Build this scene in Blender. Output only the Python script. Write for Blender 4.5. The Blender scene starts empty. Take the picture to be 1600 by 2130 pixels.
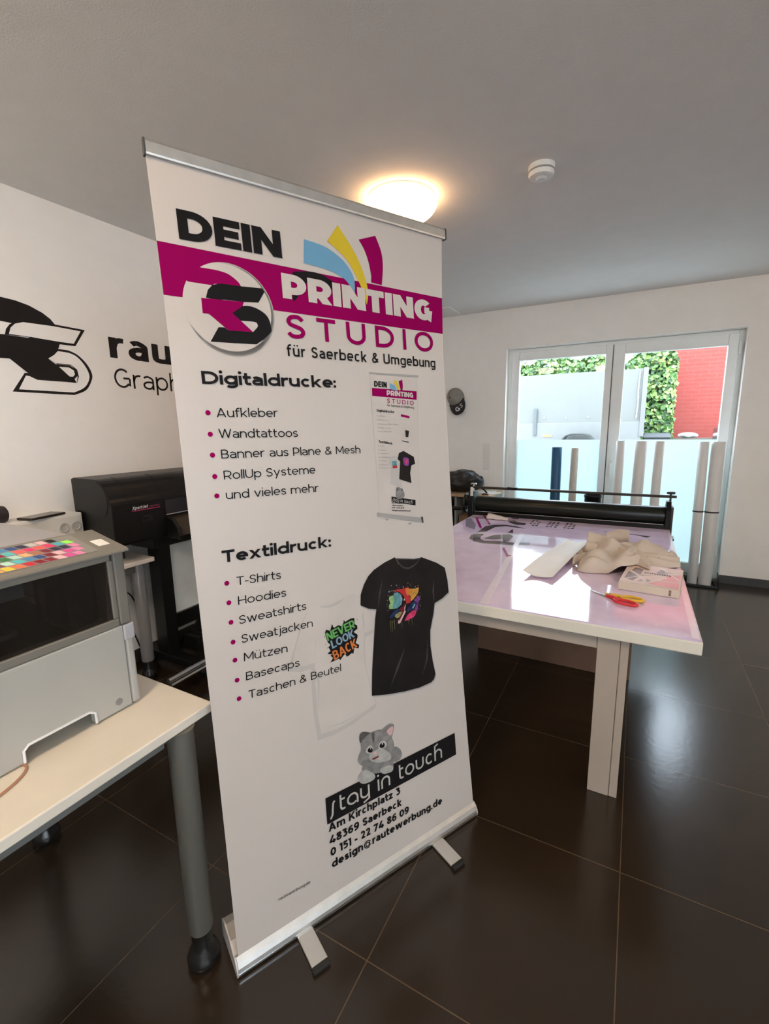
import bpy, bmesh, math, random
from mathutils import Vector, Matrix, noise
from mathutils.geometry import tessellate_polygon

# ------------------------------------------------------------------ camera, sky, exposure
SC = bpy.context.scene
COL = SC.collection
R = math.radians
FPX, PITCH, ROLL, YAW, CAMZ = 956.9, 0.1826, -0.0164, -0.4988, 1.4031
fw = Vector((math.sin(YAW) * math.cos(PITCH), math.cos(YAW) * math.cos(PITCH), -math.sin(PITCH)))
rt = Vector((math.cos(YAW), -math.sin(YAW), 0))
up = rt.cross(fw)
rt2 = math.cos(ROLL) * rt + math.sin(ROLL) * up
up2 = -math.sin(ROLL) * rt + math.cos(ROLL) * up
cd = bpy.data.cameras.new('camera')
cd.sensor_fit = 'VERTICAL'
cd.sensor_height = 24.0
cd.lens = FPX / 2130 * 24.0
cd.clip_start = 0.02
cam = bpy.data.objects.new('camera', cd)
COL.objects.link(cam)
mw = Matrix((rt2, up2, -fw)).transposed().to_4x4()
mw.translation = (0, 0, CAMZ)
cam.matrix_world = mw
SC.camera = cam

SKY = 4.6
world = bpy.data.worlds.new('overcast_sky')
SC.world = world
world.use_nodes = True
nt = world.node_tree
bg = nt.nodes['Background']
tc = nt.nodes.new('ShaderNodeTexCoord')
nz = nt.nodes.new('ShaderNodeTexNoise'); nz.inputs['Scale'].default_value = 2.2; nz.inputs['Detail'].default_value = 4
cr = nt.nodes.new('ShaderNodeValToRGB')
cr.color_ramp.elements[0].position = .3; cr.color_ramp.elements[0].color = (.62, .80, 1, 1)
cr.color_ramp.elements[1].position = .7; cr.color_ramp.elements[1].color = (.84, .94, 1, 1)
nt.links.new(tc.outputs['Generated'], nz.inputs['Vector'])
nt.links.new(nz.outputs['Fac'], cr.inputs['Fac'])
nt.links.new(cr.outputs['Color'], bg.inputs['Color'])
bg.inputs['Strength'].default_value = SKY

FILL_L, FILL_COL = 27.0, (1.0, .78, .56)       # glass domes of unseen ceiling lamps added for fill
FILL_FAR_L = 18.0  # the two added fill lamps on the right side
VIS_L, VIS_COL = 3.8, (1.0, .58, .28)          # the weaker, warmer lamp above the banner
SC.view_settings.view_transform = 'Standard'
SC.view_settings.look = 'None'
SC.view_settings.exposure = 1.4
SC.view_settings.gamma = 1.0
SC.view_settings.use_curve_mapping = False
SC.cycles.max_bounces = 10
SC.cycles.diffuse_bounces = 6
SC.cycles.transparent_max_bounces = 12
SC.cycles.caustics_reflective = False
SC.cycles.caustics_refractive = False
SC.cycles.sample_clamp_indirect = 6.0

# room measures (metres; camera stands over the origin)
XL, XR, YB, YF, H = -2.631, 3.2, 4.818, -3.2, 2.5244
TILE, TU, TV = .5868, .0537, 1.4263

# ------------------------------------------------------------------ materials
MATS = {}
def srgb(c):
    return tuple((x / 12.92 if x <= .04045 else ((x + .055) / 1.055) ** 2.4) for x in [v / 255 for v in c])
def mat(name, col, rough=.5, metal=0.0, spec=.5, bump=0.0, bscale=60.0, var=.05, vscale=9.0, coat=0.0, emit=None, es=0.0):
    if name in MATS: return MATS[name]
    if max(col) > 1.0: col = srgb(col)
    m = bpy.data.materials.new(name); m.use_nodes = True
    n = m.node_tree; p = n.nodes['Principled BSDF']
    p.inputs['Roughness'].default_value = rough
    p.inputs['Metallic'].default_value = metal
    p.inputs['Specular IOR Level'].default_value = spec
    p.inputs['Coat Weight'].default_value = coat
    p.inputs['Coat Roughness'].default_value = .04
    t = n.nodes.new('ShaderNodeTexCoord')
    x = n.nodes.new('ShaderNodeTexNoise'); x.inputs['Scale'].default_value = vscale; x.inputs['Detail'].default_value = 3
    r = n.nodes.new('ShaderNodeValToRGB')
    r.color_ramp.elements[0].position = .3; r.color_ramp.elements[1].position = .7
    r.color_ramp.elements[0].color = tuple(max(0, c * (1 - var)) for c in col) + (1,)
    r.color_ramp.elements[1].color = tuple(min(1, c * (1 + var)) for c in col) + (1,)
    n.links.new(t.outputs['Object'], x.inputs['Vector'])
    n.links.new(x.outputs['Fac'], r.inputs['Fac'])
    n.links.new(r.outputs['Color'], p.inputs['Base Color'])
    if bump:
        b = n.nodes.new('ShaderNodeBump'); b.inputs['Strength'].default_value = bump; b.inputs['Distance'].default_value = .004
        y = n.nodes.new('ShaderNodeTexNoise'); y.inputs['Scale'].default_value = bscale; y.inputs['Detail'].default_value = 3
        n.links.new(t.outputs['Object'], y.inputs['Vector'])
        n.links.new(y.outputs['Fac'], b.inputs['Height'])
        n.links.new(b.outputs['Normal'], p.inputs['Normal'])
    if emit:
        p.inputs['Emission Color'].default_value = tuple(emit) + (1,)
        p.inputs['Emission Strength'].default_value = es
    MATS[name] = m
    return m

def mat_tiles():
    m = bpy.data.materials.new('anthracite_tiles'); m.use_nodes = True
    n = m.node_tree; p = n.nodes['Principled BSDF']
    t = n.nodes.new('ShaderNodeTexCoord')
    mp = n.nodes.new('ShaderNodeMapping'); mp.inputs['Location'].default_value = (-TU, -TV, 0)
    b = n.nodes.new('ShaderNodeTexBrick'); b.offset = 0; b.squash = 1
    b.inputs['Scale'].default_value = 1; b.inputs['Brick Width'].default_value = TILE; b.inputs['Row Height'].default_value = TILE
    b.inputs['Mortar Size'].default_value = .0015; b.inputs['Mortar Smooth'].default_value = .1; b.inputs['Bias'].default_value = 0
    x = n.nodes.new('ShaderNodeTexNoise'); x.inputs['Scale'].default_value = 5; x.inputs['Detail'].default_value = 8; x.inputs['Roughness'].default_value = .65
    r = n.nodes.new('ShaderNodeValToRGB')
    r.color_ramp.elements[0].position = .3; r.color_ramp.elements[1].position = .75
    r.color_ramp.elements[0].color = (.019, .0118, .0068, 1); r.color_ramp.elements[1].color = (.025, .0155, .0092, 1)
    n.links.new(t.outputs['Object'], mp.inputs['Vector']); n.links.new(mp.outputs['Vector'], b.inputs['Vector'])
    n.links.new(t.outputs['Object'], x.inputs['Vector']); n.links.new(x.outputs['Fac'], r.inputs['Fac'])
    n.links.new(r.outputs['Color'], b.inputs['Color1']); n.links.new(r.outputs['Color'], b.inputs['Color2'])
    b.inputs['Mortar'].default_value = (.10, .068, .042, 1)
    n.links.new(b.outputs['Color'], p.inputs['Base Color'])
    rr = n.nodes.new('ShaderNodeMapRange'); rr.inputs['To Min'].default_value = .20; rr.inputs['To Max'].default_value = .23
    n.links.new(x.outputs['Fac'], rr.inputs['Value'])
    n.links.new(rr.outputs['Result'], p.inputs['Roughness'])
    p.inputs['Specular IOR Level'].default_value = .68
    bp = n.nodes.new('ShaderNodeBump'); bp.inputs['Strength'].default_value = .12; bp.inputs['Distance'].default_value = .002
    y = n.nodes.new('ShaderNodeTexNoise'); y.inputs['Scale'].default_value = 40; y.inputs['Detail'].default_value = 4
    n.links.new(t.outputs['Object'], y.inputs['Vector']); n.links.new(y.outputs['Fac'], bp.inputs['Height']); n.links.new(bp.outputs['Normal'], p.inputs['Normal'])
    return m

def mat_glass(name, tint=(1, 1, 1), refl=.08, rough=0.0):
    m = bpy.data.materials.new(name); m.use_nodes = True
    n = m.node_tree; n.nodes.clear()
    o = n.nodes.new('ShaderNodeOutputMaterial'); mx = n.nodes.new('ShaderNodeMixShader')
    tr = n.nodes.new('ShaderNodeBsdfTransparent'); tr.inputs['Color'].default_value = tuple(tint) + (1,)
    g = n.nodes.new('ShaderNodeBsdfGlossy'); g.inputs['Roughness'].default_value = rough
    fr = n.nodes.new('ShaderNodeLayerWeight'); fr.inputs['Blend'].default_value = .25
    ma = n.nodes.new('ShaderNodeMath'); ma.operation = 'MULTIPLY_ADD'; ma.inputs[1].default_value = .22; ma.inputs[2].default_value = refl * .5
    n.links.new(fr.outputs['Fresnel'], ma.inputs[0]); n.links.new(ma.outputs[0], mx.inputs[0])
    n.links.new(tr.outputs[0], mx.inputs[1]); n.links.new(g.outputs[0], mx.inputs[2]); n.links.new(mx.outputs[0], o.inputs[0])
    return m
def mat_frosted():
    m = bpy.data.materials.new('frosted_film'); m.use_nodes = True
    n = m.node_tree; n.nodes.clear()
    o = n.nodes.new('ShaderNodeOutputMaterial'); mx = n.nodes.new('ShaderNodeMixShader'); mx.inputs[0].default_value = .25
    tl = n.nodes.new('ShaderNodeBsdfTranslucent'); tl.inputs['Color'].default_value = (.60, .685, .675, 1)
    d = n.nodes.new('ShaderNodeBsdfDiffuse'); d.inputs['Color'].default_value = (.8, .88, .9, 1)
    x = n.nodes.new('ShaderNodeTexNoise'); x.inputs['Scale'].default_value = 3
    n.links.new(tl.outputs[0], mx.inputs[1]); n.links.new(d.outputs[0], mx.inputs[2]); n.links.new(mx.outputs[0], o.inputs[0])
    return m
def mat_brickwall():
    m = bpy.data.materials.new('red_brick'); m.use_nodes = True
    n = m.node_tree; p = n.nodes['Principled BSDF']; p.inputs['Roughness'].default_value = .9
    t = n.nodes.new('ShaderNodeTexCoord'); mp = n.nodes.new('ShaderNodeMapping'); mp.inputs['Rotation'].default_value = (R(-90), 0, 0)
    b = n.nodes.new('ShaderNodeTexBrick'); b.inputs['Scale'].default_value = 1; b.inputs['Brick Width'].default_value = .25; b.inputs['Row Height'].default_value = .075
    b.inputs['Mortar Size'].default_value = .006
    b.inputs['Color1'].default_value = (.24, .040, .030, 1); b.inputs['Color2'].default_value = (.26, .045, .035, 1); b.inputs['Mortar'].default_value = (.26, .062, .050, 1)
    n.links.new(t.outputs['Object'], mp.inputs['Vector']); n.links.new(mp.outputs['Vector'], b.inputs['Vector']); n.links.new(b.outputs['Color'], p.inputs['Base Color'])
    return m
def mat_wood(name, a, b_, scale=(1, 14, 14)):
    m = bpy.data.materials.new(name); m.use_nodes = True
    n = m.node_tree; p = n.nodes['Principled BSDF']; p.inputs['Roughness'].default_value = .45
    t = n.nodes.new('ShaderNodeTexCoord'); mp = n.nodes.new('ShaderNodeMapping'); mp.inputs['Scale'].default_value = scale
    x = n.nodes.new('ShaderNodeTexNoise'); x.inputs['Scale'].default_value = 4; x.inputs['Detail'].default_value = 6
    r = n.nodes.new('ShaderNodeValToRGB'); r.color_ramp.elements[0].color = a + (1,); r.color_ramp.elements[1].color = b_ + (1,)
    r.color_ramp.elements[0].position = .35; r.color_ramp.elements[1].position = .65
    n.links.new(t.outputs['Object'], mp.inputs['Vector']); n.links.new(mp.outputs['Vector'], x.inputs['Vector']); n.links.new(x.outputs['Fac'], r.inputs['Fac']); n.links.new(r.outputs['Color'], p.inputs['Base Color'])
    return m
def mat_cutting_film():
    # glossy plastic film over a printed, lilac coloured table covering: tiny bubbles and ripples
    m = bpy.data.materials.new('lilac_film'); m.use_nodes = True
    n = m.node_tree; p = n.nodes['Principled BSDF']
    t = n.nodes.new('ShaderNodeTexCoord')
    x = n.nodes.new('ShaderNodeTexNoise'); x.inputs['Scale'].default_value = 7; x.inputs['Detail'].default_value = 5
    r = n.nodes.new('ShaderNodeValToRGB'); r.color_ramp.elements[0].color = (.65, .53, .74, 1); r.color_ramp.elements[1].color = (.76, .65, .85, 1)
    r.color_ramp.elements[0].position = .35; r.color_ramp.elements[1].position = .7
    v = n.nodes.new('ShaderNodeTexVoronoi'); v.inputs['Scale'].default_value = 16
    mp = n.nodes.new('ShaderNodeMapping'); mp.inputs['Scale'].default_value = (1, .45, 1)
    vr = n.nodes.new('ShaderNodeValToRGB'); vr.color_ramp.elements[0].position = .05; vr.color_ramp.elements[0].color = (1, 1, 1, 1); vr.color_ramp.elements[1].position = .18; vr.color_ramp.elements[1].color = (0, 0, 0, 1)
    mx = n.nodes.new('ShaderNodeMix'); mx.data_type = 'RGBA'; mx.inputs['B'].default_value = (.80, .70, .80, 1)
    sc = n.nodes.new('ShaderNodeMath'); sc.operation = 'MULTIPLY'; sc.inputs[1].default_value = .55
    n.links.new(t.outputs['Object'], x.inputs['Vector']); n.links.new(x.outputs['Fac'], r.inputs['Fac'])
    n.links.new(t.outputs['Object'], mp.inputs['Vector']); n.links.new(mp.outputs['Vector'], v.inputs['Vector']); n.links.new(v.outputs['Distance'], vr.inputs['Fac'])
    n.links.new(vr.outputs['Color'], sc.inputs[0]); n.links.new(sc.outputs[0], mx.inputs['Factor'])
    n.links.new(r.outputs['Color'], mx.inputs['A']); n.links.new(mx.outputs['Result'], p.inputs['Base Color'])
    p.inputs['Roughness'].default_value = .06; p.inputs['IOR'].default_value = 1.55
    b = n.nodes.new('ShaderNodeBump'); b.inputs['Strength'].default_value = .10; b.inputs['Distance'].default_value = .003
    y = n.nodes.new('ShaderNodeTexNoise'); y.inputs['Scale'].default_value = 9; y.inputs['Detail'].default_value = 2
    n.links.new(t.outputs['Object'], y.inputs['Vector']); n.links.new(y.outputs['Fac'], b.inputs['Height']); n.links.new(b.outputs['Normal'], p.inputs['Normal'])
    return m

# ------------------------------------------------------------------ mesh building
class MB:
    def __init__(s): s.v = []; s.f = []; s.m = []
    def face(s, pts, mi=0):
        i = len(s.v); s.v += [tuple(p) for p in pts]; s.f.append(tuple(range(i, i + len(pts)))); s.m.append(mi)
    def box(s, x0, y0, z0, x1, y1, z1, mi=0):
        return s.obox(((x0 + x1) / 2, (y0 + y1) / 2, (z0 + z1) / 2), ((x1 - x0) / 2, 0, 0), (0, (y1 - y0) / 2, 0), (0, 0, (z1 - z0) / 2), mi)
    def obox(s, c, a, b, d, mi=0):
        c, a, b, d = Vector(c), Vector(a), Vector(b), Vector(d); i = len(s.v)
        for k in range(8):
            s.v.append(tuple(c + a * (1 if k & 1 else -1) + b * (1 if k & 2 else -1) + d * (1 if k & 4 else -1)))
        for q in ((0, 2, 3, 1), (4, 5, 7, 6), (0, 1, 5, 4), (2, 6, 7, 3), (0, 4, 6, 2), (1, 3, 7, 5)):
            s.f.append(tuple(i + j for j in q)); s.m.append(mi)
        return s
    def rings(s, rings, caps=True, closed=False, mi=0):
        i = len(s.v); n = len(rings[0])
        for r in rings: s.v += [tuple(p) for p in r]
        k = len(rings)
        for a in range(k if closed else k - 1):
            b = (a + 1) % k
            for j in range(n):
                j2 = (j + 1) % n
                s.f.append((i + a * n + j, i + a * n + j2, i + b * n + j2, i + b * n + j)); s.m.append(mi)
        if caps and not closed:
            s.f.append(tuple(i + j for j in range(n))[::-1]); s.m.append(mi)
            s.f.append(tuple(i + (k - 1) * n + j for j in range(n))); s.m.append(mi)
        return s
    def tube(s, pts, r, n=12, closed=False, mi=0, ref=None, ry=None):
        pts = [Vector(p) for p in pts]; rs = r if isinstance(r, (list, tuple)) else [r] * len(pts); out = []
        prev = None
        for i, p in enumerate(pts):
            if closed: t = pts[(i + 1) % len(pts)] - pts[i - 1]
            else: t = pts[min(i + 1, len(pts) - 1)] - pts[max(i - 1, 0)]
            t.normalize()
            if prev is None:
                u = Vector(ref) if ref else (Vector((0, 0, 1)) if abs(t.z) < .9 else Vector((1, 0, 0)))
            else: u = prev
            u = (u - t * u.dot(t)).normalized(); w = t.cross(u); prev = u
            out.append([p + u * (rs[i] * math.cos(2 * math.pi * k / n)) + w * ((ry or rs[i]) * math.sin(2 * math.pi * k / n)) for k in range(n)])
        return s.rings(out, True, closed, mi)
    def cyl(s, a, b, r, r2=None, n=28, mi=0):
        return s.tube([a, b], [r, r if r2 is None else r2], n, mi=mi)
    def lathe(s, prof, c, n=40, axis=(0, 0, 1), mi=0):
        ax = Vector(axis).normalized(); u = Vector((1, 0, 0)) if abs(ax.x) < .9 else Vector((0, 1, 0))
        u = (u - ax * u.dot(ax)).normalized(); w = ax.cross(u); c = Vector(c)
        return s.rings([[c + ax * z + (u * math.cos(2 * math.pi * k / n) + w * math.sin(2 * math.pi * k / n)) * max(r, 1e-4) for k in range(n)] for r, z in prof], True, False, mi)
    def prism(s, poly, fn, mi=0):
        # poly: 2-D outline; fn(x, y, k) -> 3-D point on the near (0) or far (1) face
        tri = tessellate_polygon([[Vector((x, y, 0)) for x, y in poly]]); n = len(poly); i = len(s.v)
        s.v += [tuple(fn(x, y, 0)) for x, y in poly] + [tuple(fn(x, y, 1)) for x, y in poly]
        for t in tri:
            s.f.append(tuple(i + j for j in t)); s.m.append(mi); s.f.append(tuple(i + n + j for j in t[::-1])); s.m.append(mi)
        for j in range(n):
            k = (j + 1) % n; s.f.append((i + j, i + k, i + n + k, i + n + j)); s.m.append(mi)
        return s
    def flat(s, poly, fn, mi=0):
        tri = tessellate_polygon([[Vector((x, y, 0)) for x, y in poly]]); i = len(s.v)
        s.v += [tuple(fn(x, y)) for x, y in poly]
        for t in tri: s.f.append(tuple(i + j for j in t)); s.m.append(mi)
        return s
    def grid(s, fn, nu, nv, thick=0.0, mi=0):
        i = len(s.v)
        P = [[Vector(fn(a / nu, b / nv)) for b in range(nv + 1)] for a in range(nu + 1)]
        for row in P: s.v += [tuple(p) for p in row]
        for a in range(nu):
            for b in range(nv):
                q = i + a * (nv + 1) + b; s.f.append((q, q + 1, q + nv + 2, q + nv + 1)); s.m.append(mi)
        return s

FRAME = {}
def setp(o, label=None, cat=None, group=None, kind=None):
    if label: o['label'] = label
    if cat: o['category'] = cat
    if group: o['group'] = group
    if kind: o['kind'] = kind
    return o
def thing(name, label, cat, loc=(0, 0, 0), rot=0.0, group=None, kind=None):
    o = bpy.data.objects.new(name, None); COL.objects.link(o)
    o.empty_display_size = .1; o.location = loc; o.rotation_euler = (0, 0, rot)
    FRAME[o.name] = (Vector(loc), rot)
    return setp(o, label, cat, group, kind)
def build(name, mb, mats, parent=None, bevel=0, smooth=False, local=False, loc=None, solid=0, sub=0, angle=38, recalc=True):
    me = bpy.data.meshes.new(name)
    vs = mb.v
    if parent is not None:
        fl, fr = FRAME[parent.name]
        if not local:
            c, s_ = math.cos(-fr), math.sin(-fr)
            vs = [((x - fl.x) * c - (y - fl.y) * s_, (x - fl.x) * s_ + (y - fl.y) * c, z - fl.z) for x, y, z in vs]
    elif loc is not None:
        vs = [(x - loc[0], y - loc[1], z - loc[2]) for x, y, z in vs]
    me.from_pydata(vs, [], mb.f)
    for m in (mats if isinstance(mats, (list, tuple)) else [mats]): me.materials.append(m)
    for p, k in zip(me.polygons, mb.m): p.material_index = k
    if recalc:
        b = bmesh.new(); b.from_mesh(me); bmesh.ops.recalc_face_normals(b, faces=b.faces); b.to_mesh(me); b.free()
    if smooth:
        for p in me.polygons: p.use_smooth = True
        if angle: me.set_sharp_from_angle(angle=R(angle))
    me.update()
    o = bpy.data.objects.new(name, me); COL.objects.link(o)
    if parent is not None:
        o.parent = parent; FRAME[o.name] = FRAME[parent.name]
    elif loc is not None: o.location = loc
    if solid:
        k = o.modifiers.new('thickness', 'SOLIDIFY'); k.thickness = solid; k.offset = 0
    if sub:
        k = o.modifiers.new('smooth', 'SUBSURF'); k.levels = sub; k.render_levels = sub
    if bevel:
        k = o.modifiers.new('edges', 'BEVEL'); k.width = bevel; k.segments = 2; k.limit_method = 'ANGLE'; k.angle_limit = R(40)
    return o
def part(name, mb, mats, parent, label=None, **kw):
    o = build(name, mb, mats, parent, **kw)
    if label: o['label'] = label
    return o
def struct(name, mb, mats, parent=None, **kw):
    o = build(name, mb, mats, parent, **kw)
    if parent is None: o['kind'] = 'structure'
    return o
def B(*a): return MB().box(*a)
def cat_rom(pts, n=8, closed=False):
    P = [Vector(p) for p in pts]; out = []; k = len(P)
    for i in range(k if closed else k - 1):
        p0, p1 = (P[i - 1] if (closed or i > 0) else P[0]), P[i]
        p2 = P[(i + 1) % k] if closed else P[i + 1]
        p3 = P[(i + 2) % k] if closed else P[min(i + 2, k - 1)]
        for j in range(n):
            t = j / n
            out.append(.5 * ((2 * p1) + (p2 - p0) * t + (2 * p0 - 5 * p1 + 4 * p2 - p3) * t * t + (3 * p1 - p0 - 3 * p2 + p3) * t ** 3))
    if not closed: out.append(P[-1])
    return out

# ------------------------------------------------------------------ lettering: strokes of constant width, geometric sans
def _arc(cx, cy, rx, ry, a0, a1, n=None, q=2.0):
    n = n or max(6, int(abs(a1 - a0) / 11)); o = []
    for i in range(n + 1):
        a = R(a0 + (a1 - a0) * i / n); c, s = math.cos(a), math.sin(a)
        o.append((cx + rx * math.copysign(abs(c) ** (2 / q), c), cy + ry * math.copysign(abs(s) ** (2 / q), s)))
    return o
def _bowl(x0, xr, y0, y1, q=2.0, n=14):
    r = min((y1 - y0) / 2, xr - x0)
    return [(x0, y1)] + _arc(xr - r, (y0 + y1) / 2, r, (y1 - y0) / 2, 90, -90, n, q) + [(x0, y0)]
def _sp(pts, x0, x1, y0, y1, n=6):
    return [(p.x, p.y) for p in cat_rom([(x0 + (x1 - x0) * x, y0 + (y1 - y0) * y, 0) for x, y in pts], n)]
_S = [(.97, .82), (.76, .97), (.5, 1.0), (.2, .94), (.05, .76), (.16, .60), (.5, .51), (.84, .41), (.97, .24), (.82, .06), (.5, 0), (.22, .03), (.0, .17)]
X = .74
def glyph(ch, a, b, q=2.0, tech=False):
    """width and strokes of a letter; a, b = half stroke widths across x and y. 'L' polyline, 'C' closed line, 'D' diagonal with level ends, 'P' dot"""
    L = lambda *p: ('L', list(p)); D = lambda x0, y0, x1, y1: ('D', (x0, y0, x1, y1)); C = lambda p: ('C', p)
    E = lambda *k: ('L', _arc(*k, q=q)); d = a * 1.12
    def o_(w, h=X, y=0): return C(_arc(w / 2, y + h / 2, w / 2 - a, h / 2 - b, 0, 345, 23, q))
    def bw(*k): return ('L', _bowl(*k, q=q))
    if ch == ' ': return .3, []
    if ch == 'A': w = .8 + a; return w, [D(d, 0, w / 2, 1), D(w - d, 0, w / 2, 1), L((w * .25, .22 + b), (w * .75, .22 + b))]
    if ch == 'B': w = .62 + a; return w, [L((a, 0), (a, 1)), bw(a, w - a - .05, .5, 1 - b), bw(a, w - a, b, .5)]
    if ch == 'C': w = .76; return w, [E(w / 2, .5, w / 2 - a, .5 - b, 46, 314)]
    if ch == 'D': w = .72 + a; return w, [L((a, 0), (a, 1)), bw(a, w - a, b, 1 - b)]
    if ch == 'E': w = .56 + a; return w, [L((a, 0), (a, 1)), L((a, b), (w, b)), L((a, .5), (w * .93, .5)), L((a, 1 - b), (w, 1 - b))]
    if ch == 'G': w = .8; return w, [('L', _arc(w / 2, .5, w / 2 - a, .5 - b, 46, 318, 24, q) + [(w - a, .16), (w - a, .5)]), L((w - a, .5), (w * .55, .5))]
    if ch == 'H': w = .7 + a; return w, [L((a, 0), (a, 1)), L((w - a, 0), (w - a, 1)), L((a, .5), (w - a, .5))]
    if ch == 'I': return 2 * a, [L((a, 0), (a, 1))]
    if ch == 'K': w = .68 + a; return w, [L((a, 0), (a, 1)), D(a * 1.2, .32, w - d, 1), D(w * .42, .5, w - d, 0)]
    if ch == 'L': w = .54 + a; return w, [L((a, 0), (a, 1)), L((a, b), (w, b))]
    if ch == 'M': w = .84 + a; return w, [L((a, 0), (a, 1)), L((w - a, 0), (w - a, 1)), D(a, 1, w / 2, .22), D(w - a, 1, w / 2, .22)]
    if ch == 'N': w = .7 + a; return w, [L((a, 0), (a, 1)), L((w - a, 0), (w - a, 1)), D(a, 1, w - a, 0)]
    if ch == 'O': w = .88; return w, [o_(w, 1)]
    if ch == 'P': w = .62 + a; return w, [L((a, 0), (a, 1)), bw(a, w - a, .33, 1 - b)]
    if ch == 'R': w = .64 + a; return w, [L((a, 0), (a, 1)), bw(a, w - a, .35, 1 - b), D(w * .5, .38, w - d, 0)]
    if ch == 'S': w = .64; return w, [('L', _sp(_S, a, w - a, b, 1 - b))]
    if ch == 'T': w = .68; return w, [L((w / 2, 0), (w / 2, 1)), L((0, 1 - b), (w, 1 - b))]
    if ch == 'U': w = .68 + a; r = w / 2 - a; return w, [('L', [(a, 1)] + _arc(w / 2, b + r, r, r, 180, 360, 14, q) + [(w - a, 1)])]
    if ch == 'V': w = .76 + a; return w, [D(d, 1, w / 2, 0), D(w - d, 1, w / 2, 0)]
    if ch == 'W': w = 1.1 + a; return w, [D(d, 1, w * .27, 0), D(w * .5, 1, w * .27, 0), D(w * .5, 1, w * .73, 0), D(w - d, 1, w * .73, 0)]
    if ch == 'X': w = .68 + a; return w, [D(d, 0, w - d, 1), D(d, 1, w - d, 0)]
    if ch == 'J': w = .5; return w, [('L', [(w - a, 1), (w - a, .3)] + _arc(w / 2, .25, w / 2 - a, .25 - b, 0, -150, 10, q))]
    if ch == 'a':
        if tech: w = .72; return w, [('L', [(w - a, 0), (w - a, .4)] + _arc(w / 2, X / 2, w / 2 - a, X / 2 - b, 10, 315, 22, q))]
        w = .58; return w, [('L', [(w - a, 0), (w - a, .40)] + _sp([(1, 0), (.93, .55), (.5, 1), (.2, .93), (0, .72)], a * 1.1, w - a, X * .60, X - b, 5)), ('L', _sp([(1, .93), (.5, .98), (.1, .8), (0, .5), (.12, .16), (.5, 0), (.85, .16), (1, .55)], a, w - a, b, X * .56, 5))]
    if ch in 'bdpqg':
        w = .68; st = []
        if ch == 'b': st = [L((a, 0), (a, 1.05))]
        if ch == 'd': st = [L((w - a, 0), (w - a, 1.05))]
        if ch == 'p': st = [L((a, -.28), (a, X))]
        if ch == 'g': st = [('L', [(w - a, X), (w - a, .02)] + _arc(w / 2, .02, w / 2 - a, .28 - b, 0, -140, 12, q))]
        return w, [o_(w)] + st
    if ch == 'c': w = .60; return w, [E(w / 2 + .02, X / 2, w / 2 - a, X / 2 - b, 45, 315)]
    if ch == 'e': w = .65; return w, [('L', [(a * 1.2, X / 2 - b * .1)] + [(w - a, X / 2 - b * .1)] + _arc(w / 2, X / 2, w / 2 - a, X / 2 - b, 6, 312, 24, q))]
    if ch == 'f': w = .42; x = .16; return w, [('L', [(x, 0), (x, .80)] + _sp([(0, 0), (.12, .6), (.5, 1), (1, .98)], x, w + .02, .80, 1.05 - b, 5)), L((0, X - b), (w - .02, X - b))]
    if ch in 'hn':
        w = .62; r = w / 2 - a; st = [L((a, 0), (a, 1.05 if ch == 'h' else X)), ('L', [(w - a, 0)] + _arc(w / 2, X - b - r, r, r, 0, 180, 12, q))]
        if tech: st = [('L', [(w - a, 0)] + _arc(w / 2, X - b - r, r, r, 0, 180, 12, q) + [(a, 0)])]
        if tech and ch == 'h': st += [L((a, X - b - r), (a, 1.02), (w * .5, 1.12))]
        return w, st
    if ch == 'i': return 2 * a, [L((a, 0), (a, X)), ('P', (a, .98, a * 1.15, b * 1.15))]
    if ch == 'j': w = .26; return w, [('L', [(w - a, X), (w - a, -.08)] + _arc(w - a - .14, -.1, .14, .18 - b, 0, -100, 8, q)), ('P', (w - a, .98, a * 1.15, b * 1.15))]
    if ch == 'k': w = .58 + a * .5; return w, [L((a, 0), (a, 1.05)), D(a * 1.2, .24, w - d * 1.1, X), D(w * .40, .38, w - d, 0)]
    if ch == 'l': return 2 * a, [L((a, 0), (a, 1.05))]
    if ch == 'm':
        w = 1.02; h = w / 2; r = (h - a) / 2; return w, [L((a, 0), (a, X)), ('L', [(h, 0)] + _arc((h + a) / 2, X - b - r, r, r, 0, 180, 12, q)), ('L', [(w - a, 0)] + _arc((h + w - a) / 2, X - b - r, r, r, 0, 180, 12, q))]
    if ch == 'o': w = .68; return w, [o_(w)]
    if ch == 'r':
        if q > 2.5 or not tech: w = .40; return w, [L((a, 0), (a, X)), ('L', _sp([(0, 0), (.2, .7), (.6, 1), (1, 1)], a, w, .38, X - b, 5))]
    if ch == 's':
        if tech: w = .42; return w, [('L', _sp([(0, 0), (.38, .22), (.5, .55), (.68, .9), (1, 1)], a, w - a, -.2, X + .06, 6))]
        w = .52; return w, [('L', _sp(_S, a, w - a, b, X - b))]
    if ch == 't':
        w = .42; x = .15 + a * .2
        return w, [('L', [(x, .98), (x, .22)] + _sp([(0, 1), (.15, .3), (.5, 0), (1, .12)], x, w, b, .22, 5)), L((0 if not tech else x, X - b), (w, X - b))]
    if ch in 'uü':
        w = .62; r = w / 2 - a; st = [('L', [(a, X)] + _arc(w / 2, b + r, r, r, 180, 360, 12, q) + [(w - a, X)])]
        if not tech: st.append(L((w - a, 0), (w - a, X)))
        if ch == 'ü': st += [('P', (w * .28, .97, a, b)), ('P', (w * .72, .97, a, b))]
        return w, st
    if ch == 'v': w = .6 + a; return w, [D(d, X, w / 2, 0), D(w - d, X, w / 2, 0)]
    if ch == 'w': w = .92 + a; return w, [D(d, X, w * .28, 0), D(w * .5, X, w * .28, 0), D(w * .5, X, w * .72, 0), D(w - d, X, w * .72, 0)]
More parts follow.
